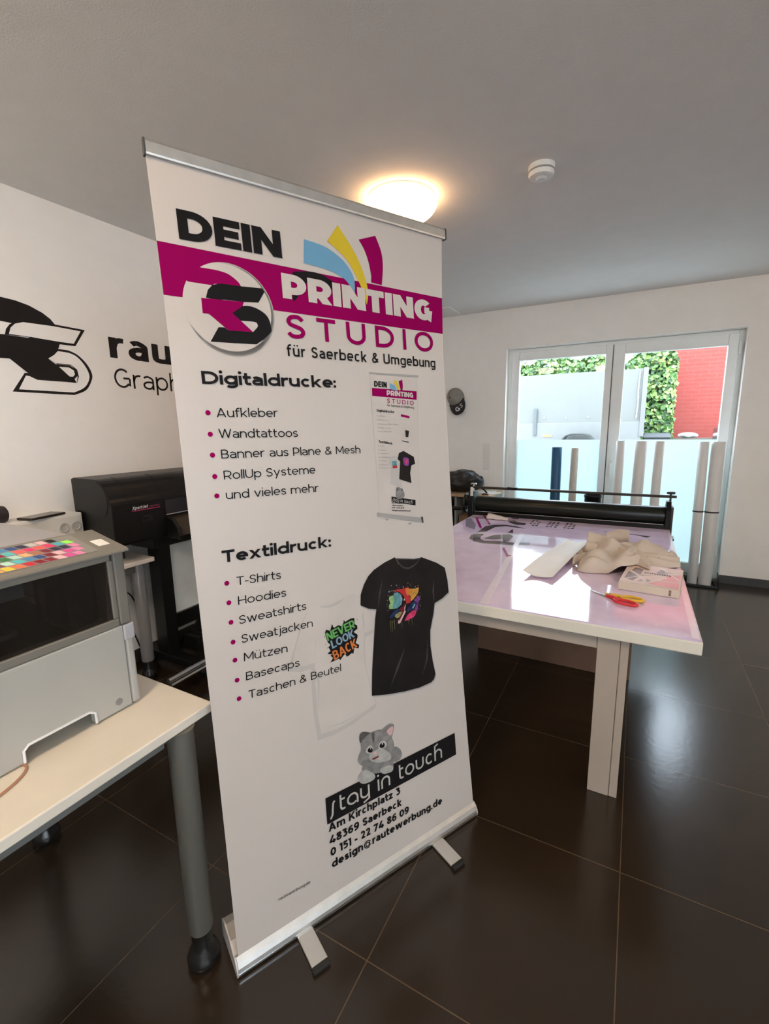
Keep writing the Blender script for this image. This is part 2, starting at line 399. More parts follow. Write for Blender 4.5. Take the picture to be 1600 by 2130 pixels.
    if ch == 'x': w = .58 + a; return w, [D(d, 0, w - d, X), D(d, X, w - d, 0)]
    if ch == 'y':
        if tech:
            w = .62; r = w / 2 - a; return w, [('L', [(a, X)] + _arc(w / 2, b + r, r, r, 180, 360, 12, q) + [(w - a, X)]), L((w - a, X), (w - a, -.12), (w * .3, -.26))]
        w = .6 + a; return w, [D(d, X, w / 2, 0), D(w - d, X, w * .30, -.28)]
    if ch == 'z': w = .54; return w, [L((0, X - b), (w, X - b)), L((0, b), (w, b)), D(d, b, w - d, X - b)]
    if ch == '0': w = .70; return w, [o_(w, 1)]
    if ch == '1': w = .36; return w, [L((w - a, 0), (w - a, 1)), L((0, 1 - b), (w - a, 1 - b))]
    if ch == '2': w = .62; return w, [('L', _sp([(0, .80), (.2, .97), (.5, 1), (.85, .92), (.93, .70), (.8, .5), (.45, .22), (.1, .0)], a, w - a, b, 1 - b)), L((a, b), (w, b))]
    if ch == '3': w = .62; return w, [L((.04, 1 - b), (w - a * 1.3, 1 - b)), D(w - d, 1 - b, w * .45, .56), ('L', _sp([(.38, 1), (.75, .96), (1, .6), (.95, .25), (.6, 0), (.3, 0), (0, .14)], a, w - a, b, .58))]
    if ch == '4': w = .74; return w, [D(w * .6, 1, a, .26), L((0, .24), (w, .24)), L((w * .70, 0), (w * .70, .5))]
    if ch == '5': w = .62; return w, [L((a * 1.4, 1 - b), (w - .04, 1 - b)), L((a * 1.5, .5), (a * 1.5, 1)), ('L', _sp([(.05, 1), (.5, 1), (.92, .8), (1, .45), (.85, .12), (.5, 0), (.2, .02), (0, .14)], a, w - a, b, .6))]
    if ch == '6': w = .66; return w, [C(_arc(w / 2, .33, w / 2 - a, .33 - b, 0, 345, 23)), ('L', _sp([(1, .95), (.7, 1), (.3, .85), (.05, .5), (0, .1)], a, w * .86, .30, 1 - b))]
    if ch == '7': w = .64; return w, [L((0, 1 - b), (w, 1 - b)), D(w - d, 1 - b, w * .32, 0), L((a, 1), (a, .78))]
    if ch == '8': w = .66; return w, [C(_arc(w / 2, .28, w / 2 - a, .28 - b, 0, 345, 23)), C(_arc(w / 2, .76, w / 2 - a * 1.3, .24 - b, 0, 345, 23))]
    if ch == '9': w = .66; return w, [C(_arc(w / 2, .67, w / 2 - a, .33 - b, 0, 345, 23)), ('L', _sp([(1, .9), (.95, .5), (.7, .15), (.3, 0), (0, .05)], w * .14, w - a, b, .70))]
    if ch == ':': return 2.2 * a, [('P', (a, .12, a * 1.15, b * 1.15)), ('P', (a, .56, a * 1.15, b * 1.15))]
    if ch == '.': return 2.2 * a, [('P', (a, b, a * 1.15, b * 1.15))]
    if ch == '-': return .36, [L((0, .36), (.36, .36))]
    if ch == '&': w = .78; return w, [('L', _sp([(1, .0), (.55, .42), (.25, .74), (.28, .94), (.48, 1), (.68, .92), (.64, .74), (.3, .52), (.06, .36), (.03, .14), (.22, 0), (.5, 0), (.78, .14), (.95, .42)], a, w - a, b, 1 - b))]
    if ch == '@': w = 1.02; return w, [('L', _arc(w / 2, .38, w / 2 - a, .56 - b, -50, -330, 30)), C(_arc(w / 2, .37, .22, .24, 0, 345, 20)), ('L', [(w * .73, .62), (w * .73, .25)] + _sp([(0, 1), (.3, 0), (1, 1)], w * .73, w - a, .15, .25, 4))]
    return .5, []

def stroke_polys(kind, dat, a, b):
    """strokes -> list of 2-D polygons"""
    out = []
    if kind == 'P':
        x, y, rx, ry = dat; out.append(_arc(x, y, rx, ry, 0, 342, 19))
    elif kind == 'D':
        x0, y0, x1, y1 = dat; dx, dy = x1 - x0, y1 - y0; k = a * math.sqrt(dx * dx + dy * dy) / abs(dy); k = min(k, a * 2)
        out.append([(x0 - k, y0), (x0 + k, y0), (x1 + k, y1), (x1 - k, y1)])
    else:
        P = []
        for p in dat:
            if not P or math.hypot(p[0] - P[-1][0], p[1] - P[-1][1]) > 1e-5: P.append(p)
        n = len(P); Lf, Rg = [], []
        for i in range(n):
            if kind == 'C': q0, q1 = P[i - 1], P[(i + 1) % n]
            else: q0, q1 = P[max(i - 1, 0)], P[min(i + 1, n - 1)]
            def nrm(u, v):
                l = math.hypot(v[0] - u[0], v[1] - u[1]) or 1; return (-(v[1] - u[1]) / l, (v[0] - u[0]) / l)
            n1 = nrm(q0, P[i]) if q0 != P[i] else nrm(P[i], q1)
            n2 = nrm(P[i], q1) if q1 != P[i] else n1
            mx, my = n1[0] + n2[0], n1[1] + n2[1]; l = math.hypot(mx, my)
            if l < .3: mx, my = n2; k = 1
            else: mx, my = mx / l, my / l; k = min(1 / max(mx * n1[0] + my * n1[1], .4), 1.6)
            Lf.append((P[i][0] + mx * k * a, P[i][1] + my * k * b)); Rg.append((P[i][0] - mx * k * a, P[i][1] - my * k * b))
        for i in range(n if kind == 'C' else n - 1):
            j = (i + 1) % n; out.append([Lf[i], Lf[j], Rg[j], Rg[i]])
    return out

def lettering(text, p0, p1, cap, weight, q=2.0, tech=False, track=.13, contrast=.86, slant=0.0):
    """polygons of a line of writing whose baseline runs from p0 to p1 (2-D)"""
    tx, ty = p1[0] - p0[0], p1[1] - p0[1]; length = math.hypot(tx, ty); ux, uy = tx / length, ty / length
    sx = cap; W = 1
    for _ in range(4):
        a = weight / 2 / sx; b = weight * contrast / 2 / cap; w = 0
        for ch in text: w += glyph(ch, a, b, q, tech)[0] + track
        W = w - track; sx = length / W
    out = []; x = 0
    for ch in text:
        w, st = glyph(ch, a, b, q, tech); th = .55 if ch == '@' else 1
        for kind, dat in st:
            for poly in stroke_polys(kind, dat, a * th, b * th):
                r = []
                for px, py in poly:
                    u = (x + px + slant * py) * sx; v = py * cap
                    r.append((p0[0] + ux * u - uy * v, p0[1] + uy * u + ux * v))
                out.append(r)
        x += w + track
    return out
# outlines of the prints, in metres: (along the sheet, above the floor) on the banner, (along the wall, above the floor) on the wall
PRINT = {
 'em_notch': [(0.056,1.736),(0.111,1.736),(0.179,1.743),(0.174,1.752),(0.161,1.762),(0.146,1.769),(0.123,1.772),(0.105,1.772),(0.089,1.772),(0.075,1.76),(0.062,1.747)],
 'em_disc': [(0.043,1.694),(0.14,1.689),(0.249,1.686),(0.13,1.788),(0.15,1.591)],
 'em_S1': [(0.093,1.706),(0.099,1.724),(0.111,1.737),(0.131,1.743),(0.179,1.744),(0.232,1.747),(0.237,1.739),(0.219,1.711),(0.182,1.708),(0.136,1.707),(0.115,1.704)],
 'em_S2': [(0.151,1.678),(0.168,1.691),(0.178,1.698),(0.198,1.7),(0.218,1.695),(0.237,1.683),(0.245,1.664),(0.239,1.643),(0.226,1.625),(0.204,1.61),(0.093,1.607),(0.115,1.642),(0.129,1.643),(0.138,1.637),(0.198,1.639),(0.21,1.651),(0.212,1.657),(0.209,1.663),(0.199,1.664),(0.169,1.663)],
 'em_hole': [(0.171,1.662),(0.199,1.664),(0.209,1.662),(0.212,1.656),(0.21,1.651),(0.204,1.646),(0.194,1.645)],
 'em_R': [(0.082,1.704),(0.136,1.706),(0.182,1.708),(0.178,1.698),(0.151,1.678),(0.171,1.662),(0.198,1.639),(0.138,1.637),(0.13,1.643),(0.096,1.67),(0.082,1.67)],
 'swoosh': [(0.317,1.796),(0.345,1.806),(0.382,1.81),(0.417,1.803),(0.449,1.784),(0.447,1.758),(0.425,1.778),(0.396,1.787),(0.368,1.788),(0.351,1.772),(0.319,1.73),(0.313,1.74),(0.338,1.762)],
 'blob': [(0.324,0.836),(0.328,0.844),(0.341,0.838),(0.345,0.848),(0.348,0.856),(0.353,0.843),(0.369,0.847),(0.378,0.841),(0.385,0.85),(0.387,0.858),(0.391,0.851),(0.409,0.856),(0.422,0.855),(0.422,0.836),(0.43,0.83),(0.43,0.821),(0.43,0.82),(0.416,0.814),(0.429,0.802),(0.428,0.794),(0.42,0.779),(0.432,0.77),(0.429,0.76),(0.415,0.767),(0.41,0.749),(0.405,0.753),(0.394,0.748),(0.387,0.747),(0.383,0.757),(0.376,0.753),(0.365,0.743),(0.362,0.749),(0.333,0.746),(0.343,0.757),(0.335,0.766),(0.342,0.768),(0.326,0.774),(0.337,0.78),(0.331,0.792),(0.338,0.797),(0.33,0.807),(0.326,0.821)],
 'NEVER': [(0.33,0.81),(0.423,0.827),(0.332,0.837)],
 'LOOK': [(0.343,0.784),(0.419,0.799),(0.342,0.811)],
 'BACK': [(0.347,0.749),(0.426,0.767),(0.343,0.779)],
 'sp': {'teal': [(0.566,0.897),(0.58,0.898),(0.594,0.887),(0.598,0.872),(0.592,0.856),(0.576,0.848),(0.56,0.849),(0.559,0.864),(0.568,0.874),(0.565,0.888)],'green': [(0.55,0.891),(0.564,0.892),(0.574,0.88),(0.569,0.869),(0.563,0.865),(0.562,0.849),(0.546,0.852),(0.546,0.865),(0.553,0.869),(0.547,0.883)],'redt': [(0.565,0.905),(0.581,0.907),(0.597,0.904),(0.613,0.905),(0.625,0.904),(0.63,0.893),(0.624,0.882),(0.63,0.865),(0.628,0.854),(0.613,0.853),(0.606,0.877),(0.598,0.888),(0.585,0.899)],'orange': [(0.63,0.898),(0.649,0.894),(0.666,0.895),(0.663,0.882),(0.659,0.875),(0.642,0.862),(0.631,0.857),(0.631,0.873),(0.624,0.881)],'purple': [(0.643,0.858),(0.66,0.87),(0.67,0.856),(0.663,0.848),(0.659,0.833),(0.656,0.822),(0.642,0.826),(0.655,0.846)],'navy': [(0.613,0.836),(0.629,0.852),(0.645,0.853),(0.654,0.847),(0.643,0.835),(0.627,0.828),(0.612,0.826)],'navy2': [(0.545,0.83),(0.56,0.841),(0.576,0.845),(0.585,0.841),(0.568,0.831),(0.554,0.821),(0.546,0.822)],'pink': [(0.614,0.817),(0.638,0.827),(0.651,0.822),(0.644,0.807),(0.63,0.803),(0.613,0.799),(0.6,0.801)],'dred': [(0.583,0.845),(0.598,0.849),(0.605,0.857),(0.611,0.854),(0.604,0.836),(0.608,0.83),(0.597,0.816),(0.58,0.807),(0.578,0.81),(0.596,0.832),(0.585,0.839)],'olive': [(0.568,0.829),(0.585,0.834),(0.596,0.831),(0.583,0.817),(0.574,0.816),(0.565,0.823)],'pale': [(0.61,0.854),(0.604,0.836),(0.607,0.83),(0.582,0.798),(0.574,0.8),(0.576,0.811),(0.58,0.807),(0.602,0.834),(0.602,0.844)]},
 'dots': [((0.55,0.906),0.003),((0.56,0.923),0.0016),((0.579,0.92),0.0022),((0.652,0.9),0.0021),((0.663,0.901),0.0014),((0.558,0.906),0.0014),((0.542,0.88),0.0014),((0.624,0.918),0.0016),((0.545,0.895),0.0014),((0.605,0.909),0.0022),((0.54,0.849),0.001),((0.632,0.91),0.0012)],
 'cat': {'head': [(0.398,0.415),(0.402,0.433),(0.412,0.449),(0.412,0.469),(0.428,0.482),(0.457,0.488),(0.489,0.481),(0.516,0.454),(0.529,0.425),(0.529,0.393),(0.522,0.375),(0.489,0.372),(0.451,0.381),(0.415,0.394)],'earl': [(0.408,0.475),(0.409,0.495),(0.422,0.501),(0.443,0.491),(0.454,0.482),(0.428,0.48),(0.416,0.467)],'earr': [(0.488,0.478),(0.51,0.488),(0.528,0.486),(0.535,0.475),(0.528,0.452),(0.521,0.439),(0.508,0.465)],'earin': [(0.506,0.471),(0.53,0.477),(0.527,0.457),(0.517,0.451)],'face': [(0.44,0.421),(0.47,0.427),(0.495,0.413),(0.514,0.389),(0.513,0.374),(0.486,0.376),(0.455,0.389),(0.436,0.408)],'tail': [(0.53,0.406),(0.551,0.392),(0.559,0.37),(0.551,0.357),(0.53,0.356),(0.519,0.371)],'body': [(0.415,0.394),(0.451,0.383),(0.489,0.374),(0.522,0.375),(0.523,0.354),(0.516,0.336),(0.469,0.347),(0.435,0.36),(0.411,0.379)],'pawl': [(0.394,0.369),(0.417,0.381),(0.444,0.359),(0.453,0.344),(0.445,0.335),(0.416,0.337),(0.398,0.349)],'pawr': [(0.476,0.359),(0.505,0.356),(0.521,0.344),(0.515,0.331),(0.486,0.336),(0.472,0.351)],'eyel': [(0.426,0.44),(0.44,0.45),(0.452,0.439),(0.451,0.427),(0.441,0.424),(0.43,0.43)],'eyer': [(0.472,0.436),(0.483,0.446),(0.497,0.44),(0.502,0.428),(0.492,0.42),(0.475,0.423)],'pupl': [(0.432,0.438),(0.441,0.444),(0.45,0.436),(0.448,0.426),(0.437,0.429)],'pupr': [(0.476,0.436),(0.485,0.441),(0.495,0.433),(0.491,0.423),(0.478,0.427)],'gl': [(0.441,0.443),(0.445,0.439),(0.443,0.436)],'gr': [(0.484,0.44),(0.489,0.437),(0.486,0.433)],'nose': [(0.451,0.422),(0.465,0.422),(0.464,0.416),(0.457,0.413)],'mouth': [(0.446,0.405),(0.471,0.404),(0.466,0.4),(0.451,0.4)],'stripe': [(0.451,0.485),(0.46,0.484),(0.46,0.467),(0.456,0.451),(0.451,0.468)]},
 'mini': {'rail': [(0.533,1.56),(0.715,1.56),(0.715,1.553),(0.532,1.555)],'band': [(0.539,1.516),(0.705,1.511),(0.703,1.485),(0.538,1.493)],'dein': [(0.547,1.52),(0.592,1.518)],'pr': [(0.59,1.496),(0.69,1.491)],'st': [(0.589,1.474),(0.69,1.468)],'fu': [(0.589,1.464),(0.69,1.458)],'b1': [(0.604,1.532),(0.603,1.515),(0.631,1.509),(0.621,1.526)],'b2': [(0.625,1.544),(0.617,1.535),(0.633,1.515),(0.638,1.507),(0.635,1.533)],'b3': [(0.637,1.539),(0.651,1.544),(0.652,1.527),(0.65,1.513),(0.643,1.512)],'di': [(0.55,1.448),(0.614,1.444)],'te': [(0.549,1.358),(0.6,1.35)],'shirt': [(0.639,1.33),(0.657,1.321),(0.678,1.31),(0.682,1.288),(0.667,1.284),(0.66,1.261),(0.663,1.229),(0.616,1.245),(0.624,1.298),(0.615,1.306),(0.621,1.324)],'sp': [(0.636,1.309),(0.656,1.306),(0.655,1.285),(0.637,1.288)],'nv': [(0.592,1.301),(0.61,1.301),(0.611,1.279),(0.595,1.279)],'bar': [(0.583,1.195),(0.675,1.175),(0.674,1.158),(0.582,1.179)],'stx': [(0.585,1.181),(0.662,1.164)],'base': [(0.527,1.153),(0.699,1.115),(0.698,1.099),(0.526,1.141)],'rows': [(0.55,1.435),(0.551,1.423),(0.551,1.411),(0.551,1.4),(0.551,1.39)],'rows2': [(0.548,1.347),(0.548,1.335),(0.548,1.325),(0.549,1.314),(0.549,1.304),(0.548,1.292),(0.548,1.282)],'ad': [(0.583,1.174),(0.583,1.166),(0.582,1.159),(0.582,1.151)],'f1': [(0.552,1.132),(0.569,1.127),(0.56,1.123)],'f2': [(0.638,1.107),(0.658,1.105),(0.646,1.099)],'ca': [(0.604,1.22),(0.627,1.213),(0.631,1.189),(0.602,1.187)],'tiny': [(0.638,1.441),(0.671,1.435),(0.67,1.428),(0.638,1.434)],'sh2': [(0.651,1.393),(0.666,1.39),(0.661,1.371),(0.651,1.372)],'bl2': [(0.637,1.362),(0.662,1.357),(0.661,1.354),(0.636,1.36)]},
 'st': [(0.291,0.293),(0.311,0.337),(0.319,0.344),(0.331,0.292),(0.343,0.306),(0.378,0.292),(0.395,0.324),(0.426,0.327),(0.405,0.278),(0.463,0.339),(0.466,0.293),(0.48,0.334),(0.515,0.291),(0.553,0.344),(0.561,0.29),(0.575,0.319),(0.608,0.319),(0.62,0.32),(0.651,0.326),(0.662,0.314),(0.686,0.32),(0.695,0.339),(0.724,0.287)],
 'w': {'cres': [(1.001,1.904),(1.041,1.964),(1.102,2.011),(1.155,2.023),(1.213,2.02),(1.268,2.009),(1.324,1.986),(1.357,1.963),(1.375,1.94),(1.233,1.926),(1.193,1.91),(1.185,1.913),(1.14,1.915),(1.055,1.914)],'top': [(1.166,1.859),(1.15,1.856),(1.158,1.883),(1.175,1.906),(1.195,1.919),(1.233,1.93),(1.375,1.94),(1.52,1.937),(1.461,1.847),(1.384,1.846),(1.258,1.86),(1.132,1.856)],'topin': [(1.167,1.862),(1.177,1.891),(1.198,1.913),(1.233,1.926),(1.368,1.93),(1.497,1.927),(1.454,1.858),(1.385,1.858),(1.258,1.862)],'r': [(1.038,1.853),(1.132,1.856),(1.243,1.856),(1.258,1.863),(1.384,1.846),(1.376,1.826),(1.35,1.792),(1.316,1.771),(1.359,1.74),(1.442,1.659),(1.258,1.662),(1.222,1.688),(1.153,1.75),(1.117,1.748),(1.032,1.755)],'b': [(1.316,1.771),(1.345,1.794),(1.37,1.822),(1.424,1.821),(1.467,1.803),(1.508,1.761),(1.529,1.71),(1.517,1.667),(1.484,1.623),(1.423,1.596),(1.145,1.598),(1.208,1.69),(1.224,1.689),(1.258,1.662),(1.442,1.659),(1.452,1.691),(1.45,1.72),(1.426,1.747),(1.36,1.746)],'bin': [(1.321,1.769),(1.35,1.789),(1.371,1.811),(1.423,1.809),(1.46,1.794),(1.495,1.754),(1.513,1.705),(1.502,1.666),(1.474,1.634),(1.424,1.609),(1.173,1.61),(1.211,1.677),(1.228,1.675),(1.258,1.66),(1.403,1.66),(1.444,1.659),(1.458,1.692),(1.454,1.727),(1.426,1.75),(1.355,1.75)],'loop': [(1.354,1.745),(1.42,1.746),(1.448,1.726),(1.453,1.697),(1.434,1.679),(1.405,1.679),(1.442,1.659),(1.358,1.733)],'loopin': [(1.361,1.733),(1.413,1.735),(1.436,1.722),(1.439,1.702),(1.429,1.69),(1.412,1.689)],'rau': [(1.642,1.815),(2.025,1.816),(1.653,1.924)],'gra': [(1.644,1.651),(2.014,1.647),(1.66,1.753)]},
}
# ------------------------------------------------------------------ shared materials
WALLP = mat('wall_paint', (.91, .89, .865), .9, bump=.10, bscale=140, var=.015)
CEILP = mat('ceiling_paint', (.80, .80, .79), .92, bump=.25, bscale=160, var=.015)
FLOORM = mat_tiles()
PVC = mat('white_pvc', (.86, .90, .90), .35, var=.02)
GLASS = mat_glass('window_glass', refl=.012)
FROST = mat_frosted()
BLACKP = mat('black_plastic', (.0055, .006, .007), .36, 0, .28, var=.15)
BLACKS = mat('satin_black', (.006, .007, .0075), .30, 0, .35, var=.15)
RUBBER = mat('black_rubber', (.012, .012, .012), .7, var=.1)
ALU = mat('brushed_aluminium', (.56, .55, .53), .46, metal=.9, var=.06, vscale=30)
SILVER = mat('shaded_silver_paint', (.14, .135, .118), .42, metal=.3, var=.04)  # silver of the front desk legs, their shadow put into the colour
STEEL = mat('polished_steel', (.7, .7, .7), .18, metal=1, var=.04)
WHITEL = mat('white_laminate', (.80, .78, .74), .35, var=.02)
CREAM = mat('cream_laminate', (.74, .69, .60), .42, var=.03)
WHITEP = mat('white_plastic', (.80, .80, .78), .38, var=.02)
TEXB = mat('black_print', (.008, .007, .008), .6, 0, .12, var=.1)

# ------------------------------------------------------------------ the room
struct('floor', B(XL - .3, YF - .3, -.2, XR + .3, YB + .25, 0), FLOORM)
struct('ceiling', B(XL - .3, YF - .3, H, XR + .3, YB + .25, H + .25), CEILP)
struct('wall_left', B(XL - .3, YF - .3, 0, XL, YB + .25, H), WALLP)
VY0, VY1, VZ0, VZ1 = -2.9, -.35, 1.0, 2.35
m = B(XR, YF - .3, 0, XR + .3, VY0, H); m.box(XR, VY1, 0, XR + .3, YB + .25, H); m.box(XR, VY0, 0, XR + .3, VY1, VZ0); m.box(XR, VY0, VZ1, XR + .3, VY1, H)
struct('wall_right', m, WALLP)
DX0, DX1, DZ = -1.205, .727, 2.149
YO = YB + .25
m = B(XL, YB, 0, DX0, YO, H); m.box(DX1, YB, 0, XR, YO, H); m.box(DX0, YB, DZ, DX1, YO, H)
struct('wall_back', m, WALLP)
WX0, WX1, WZ0, WZ1 = 1.75, 3.0, 1.0, 2.35
m = B(XL, YF - .3, 0, WX0, YF, H); m.box(WX1, YF - .3, 0, XR, YF, H); m.box(WX0, YF - .3, WZ1, WX1, YF, H); m.box(WX0, YF - .3, 0, WX1, YF, WZ0)
struct('wall_front', m, WALLP)
SKIRT = mat('dark_skirting_tile', (.030, .026, .024), .4, var=.2)
struct('baseboard_back', B(DX1, YB - .010, 0, XR, YB, .075), SKIRT, bevel=.002)
struct('baseboard_left', B(XL, YF, 0, XL + .010, YB, .075), SKIRT, bevel=.002)
struct('baseboard_right', B(XR - .010, YF, 0, XR, YB, .075), SKIRT, bevel=.002)

# patio door: frame, two leaves with panes, frosted film up to chest height
door = thing('door_1', 'white two-leaf patio door with frosted lower panes', 'door', ((DX0 + DX1) / 2, YB + .12, 0), kind='structure')
y0, y1 = YB + .09, YB + .16
def rect_frame(x0, z0, x1, z1, w0, w1, wb, wt, ya, yb):
    m = B(x0, ya, z0, x0 + w0, yb, z1); m.box(x1 - w1, ya, z0, x1, yb, z1)
    m.box(x0 + w0, ya, z0, x1 - w1, yb, z0 + wb); m.box(x0 + w0, ya, z1 - wt, x1 - w1, yb, z1); return m
part('door_frame', rect_frame(DX0, 0, DX1, DZ, .045, .04, .03, .032, y0 + .02, y1 + .02), PVC, door, bevel=.004)
XM = -.245
leafy = (y0, y0 + .06)
l1 = part('door_leaf', rect_frame(DX0 + .035, .03, XM - .002, DZ - .03, .078, .06, .10, .082, *leafy), PVC, door, bevel=.006)
l2 = part('door_leaf', rect_frame(XM + .002, .03, DX1 - .035, DZ - .03, .098, .074, .10, .094, *leafy), PVC, door, bevel=.006)
for lf, gx0, gx1 in ((l1, DX0 + .113, XM - .062), (l2, XM + .100, DX1 - .109)):
    part('glass_pane', B(gx0, y0 + .036, .13, gx1, y0 + .040, 2.05), GLASS, lf)
    part('frosted_film', B(gx0, y0 + .030, .13, gx1, y0 + .0315, 1.25), FROST, lf)
m = MB(); m.box(XM + .03, y0 - .006, .90, XM + .058, y0 - .0005, 1.06); m.tube([(XM + .044, y0 - .006, 1.02), (XM + .044, y0 - .045, 1.02), (XM + .044, y0 - .05, 1.005), (XM + .044, y0 - .05, .89)], .010, 12)
part('door_handle', m, WHITEP, l2, smooth=True)
part('gasket', B(XM - .003, y0 - .001, .04, XM + .003, y0 + .001, DZ - .035), mat('grey_rubber', (.08, .08, .08), .6), l1)
m = MB()
for z in (.22, 1.95): m.cyl((DX1 - .028, y0 - .012, z), (DX1 - .028, y0 - .012, z + .10), .010, n=14)
part('hinge', m, WHITEP, l2, smooth=True)

# unseen window added behind the photographer to let in fill daylight
win = thing('fill_window_1', 'unseen white window with clear panes, added for fill daylight', 'window', (2.37, YF - .15, 0), kind='structure')
part('window_frame', rect_frame(WX0, WZ0, WX1, WZ1, .06, .06, .06, .06, YF - .2, YF - .13), PVC, win, bevel=.004)
for k in range(2):
    a = WX0 + .06 + k * (WX1 - WX0 - .12) / 2; b = a + (WX1 - WX0 - .12) / 2
    if k < 1: part('mullion', B(b - .03, YF - .19, WZ0 + .06, b + .03, YF - .14, WZ1 - .06), PVC, win)
    part('glass_pane', B(a + .03, YF - .167, WZ0 + .06, b - .03, YF - .163, WZ1 - .06), GLASS, win)

win2 = thing('fill_window_2', 'unseen white window in the right wall, added for fill daylight', 'window', (XR + .15, (VY0 + VY1) / 2, 0), kind='structure')  # another unseen window, added to bring in more daylight
def fr_y(x0, x1, w): m = MB(); m.box(x0, VY0, VZ0, x1, VY0 + w, VZ1); m.box(x0, VY1 - w, VZ0, x1, VY1, VZ1); m.box(x0, VY0 + w, VZ0, x1, VY1 - w, VZ0 + w); m.box(x0, VY0 + w, VZ1 - w, x1, VY1 - w, VZ1); return m
part('window_frame', fr_y(XR + .13, XR + .20, .06), PVC, win2, bevel=.004)
ym = (VY0 + VY1) / 2
part('mullion', B(XR + .14, ym - .03, VZ0 + .06, XR + .19, ym + .03, VZ1 - .06), PVC, win2)
for a, b in ((VY0 + .06, ym - .03), (ym + .03, VY1 - .06)): part('glass_pane', B(XR + .163, a, VZ0 + .06, XR + .167, b, VZ1 - .06), GLASS, win2)

# ------------------------------------------------------------------ ceiling lamps (light is in the glass domes; all but the first added as fill)
DOME = mat('fill_lamp_glass', (.9, .85, .75), .3, emit=FILL_COL, es=FILL_L)
DOMEF = mat('fill_lamp_glass_far', (.9, .85, .75), .3, emit=FILL_COL, es=FILL_FAR_L)
DOMEL = mat('fill_lamp_glass_side', (.9, .85, .75), .3, emit=FILL_COL, es=13.0)
DOMEV = mat('opal_glass_warm', (.9, .85, .75), .3, emit=VIS_COL, es=VIS_L)
def ceiling_lamp(x, y, label, glow=DOME):
    t = thing('ceiling_lamp', label, 'ceiling lamp', (x, y, H), group=None)
    part('lamp_base', MB().lathe([(.150, -.001), (.168, -.002), (.170, -.014), (.166, -.018), (.10, -.019)], (x, y, H), 56), WHITEP, t, smooth=True)
    prof = [(.166, -.0195), (.178, -.0200)] + [(.182 * math.cos(a) ** .8, -.024 - .085 * math.sin(a)) for a in [R(6 * k) for k in range(0, 15)]] + [(.004, -.109)]
    part('glass_dome', MB().lathe(prof, (x, y, H), 56), glow, t, smooth=True, label='glowing opal glass dome')
    return t
ceiling_lamp(-1.12, 2.28, 'round glowing ceiling lamp above the roll-up banner', DOMEV)
ceiling_lamp(1.95, 2.20, 'unseen round fill lamp added near the right wall', DOMEF)
ceiling_lamp(-.65, -.45, 'unseen round fill lamp added above the front desk with the desktop printer')
ceiling_lamp(1.95, -.95, 'unseen round fill lamp added in the front corner by the right wall', DOMEF)

ceiling_lamp(-1.72, -.20, 'unseen round fill lamp added near the left wall, just outside the view', DOMEL)  # extra lamp added to brighten the left wall

# smoke detector
sx, sy = -.455, 2.335
t = thing('smoke_detector', 'small round white smoke detector on the ceiling right of the lamp', 'smoke detector', (sx, sy, H))
part('mounting_plate', MB().lathe([(.002, -.001), (.056, -.001), (.056, -.022), (.050, -.023)], (sx, sy, H), 40), WHITEP, t, smooth=True)
part('slot_ring', MB().lathe([(.049, -.0225), (.049, -.029), (.03, -.029)], (sx, sy, H), 40), mat('grey_slot', (.25, .25, .25), .6), t, smooth=True)
part('detector_body', MB().lathe([(.03, -.0285), (.054, -.0285), (.055, -.036), (.050, -.046), (.040, -.050), (.024, -.051), (.024, -.053), (.018, -.055), (.003, -.055)], (sx, sy, H), 40), WHITEP, t, smooth=True)
part('test_button', MB().lathe([(.020, -.0545), (.019, -.0575), (.003, -.058)], (sx, sy, H), 30), mat('pale_grey_plastic', (.66, .67, .68), .3), t, smooth=True)
# flat access panel in the ceiling
o = build('ceiling_hatch', B(-2.05, 4.40, H - .012, -1.66, 4.72, H), CEILP, bevel=.003, loc=(-1.85, 4.56, H))
setp(o, 'flat grey-white access panel on the ceiling near the back corner', 'ceiling panel')

# ------------------------------------------------------------------ lettering and logo on the left wall
t = thing('wall_decal', 'big black RS emblem and lettering stuck on the left wall', 'wall decal', (XL, 1.5, 1.8))
W = PRINT['w']
def onwall(e): return lambda y, z: (XL + e, y, z)
WD = mat('black_vinyl', (.012, .010, .010), .6, 0, .2, var=.1)
m = MB()
m.flat(W['cres'], onwall(.0008)); m.flat(W['top'], onwall(.0012)); m.flat(W['topin'], onwall(.0016), 1)
rnd_ = lambda q: q[:3] + [(k.x, k.y) for k in cat_rom([(a, b, 0) for a, b in q[3:10]], 6)] + q[10:]
m.flat(rnd_(W['b']), onwall(.0012)); m.flat(rnd_(W['bin']), onwall(.0016), 1); m.flat(W['loop'], onwall(.0020)); m.flat(W['loopin'], onwall(.0024), 1); m.flat(W['r'], onwall(.0028))
part('emblem', m, [WD, WALLP], t, recalc=False)
m = MB()
for p in lettering('raute', (1.642, 1.812), (2.32, 1.812), .150, .043, q=3.2, contrast=.62, track=.12): m.flat(p, onwall(.0012 + .00004 * (len(m.f) % 15)))
for p in lettering('Graph', (1.650, 1.650), (2.085, 1.648), .108, .0115, track=.12, contrast=.95): m.flat(p, onwall(.0012))
part('lettering', m, WD, t, recalc=False)

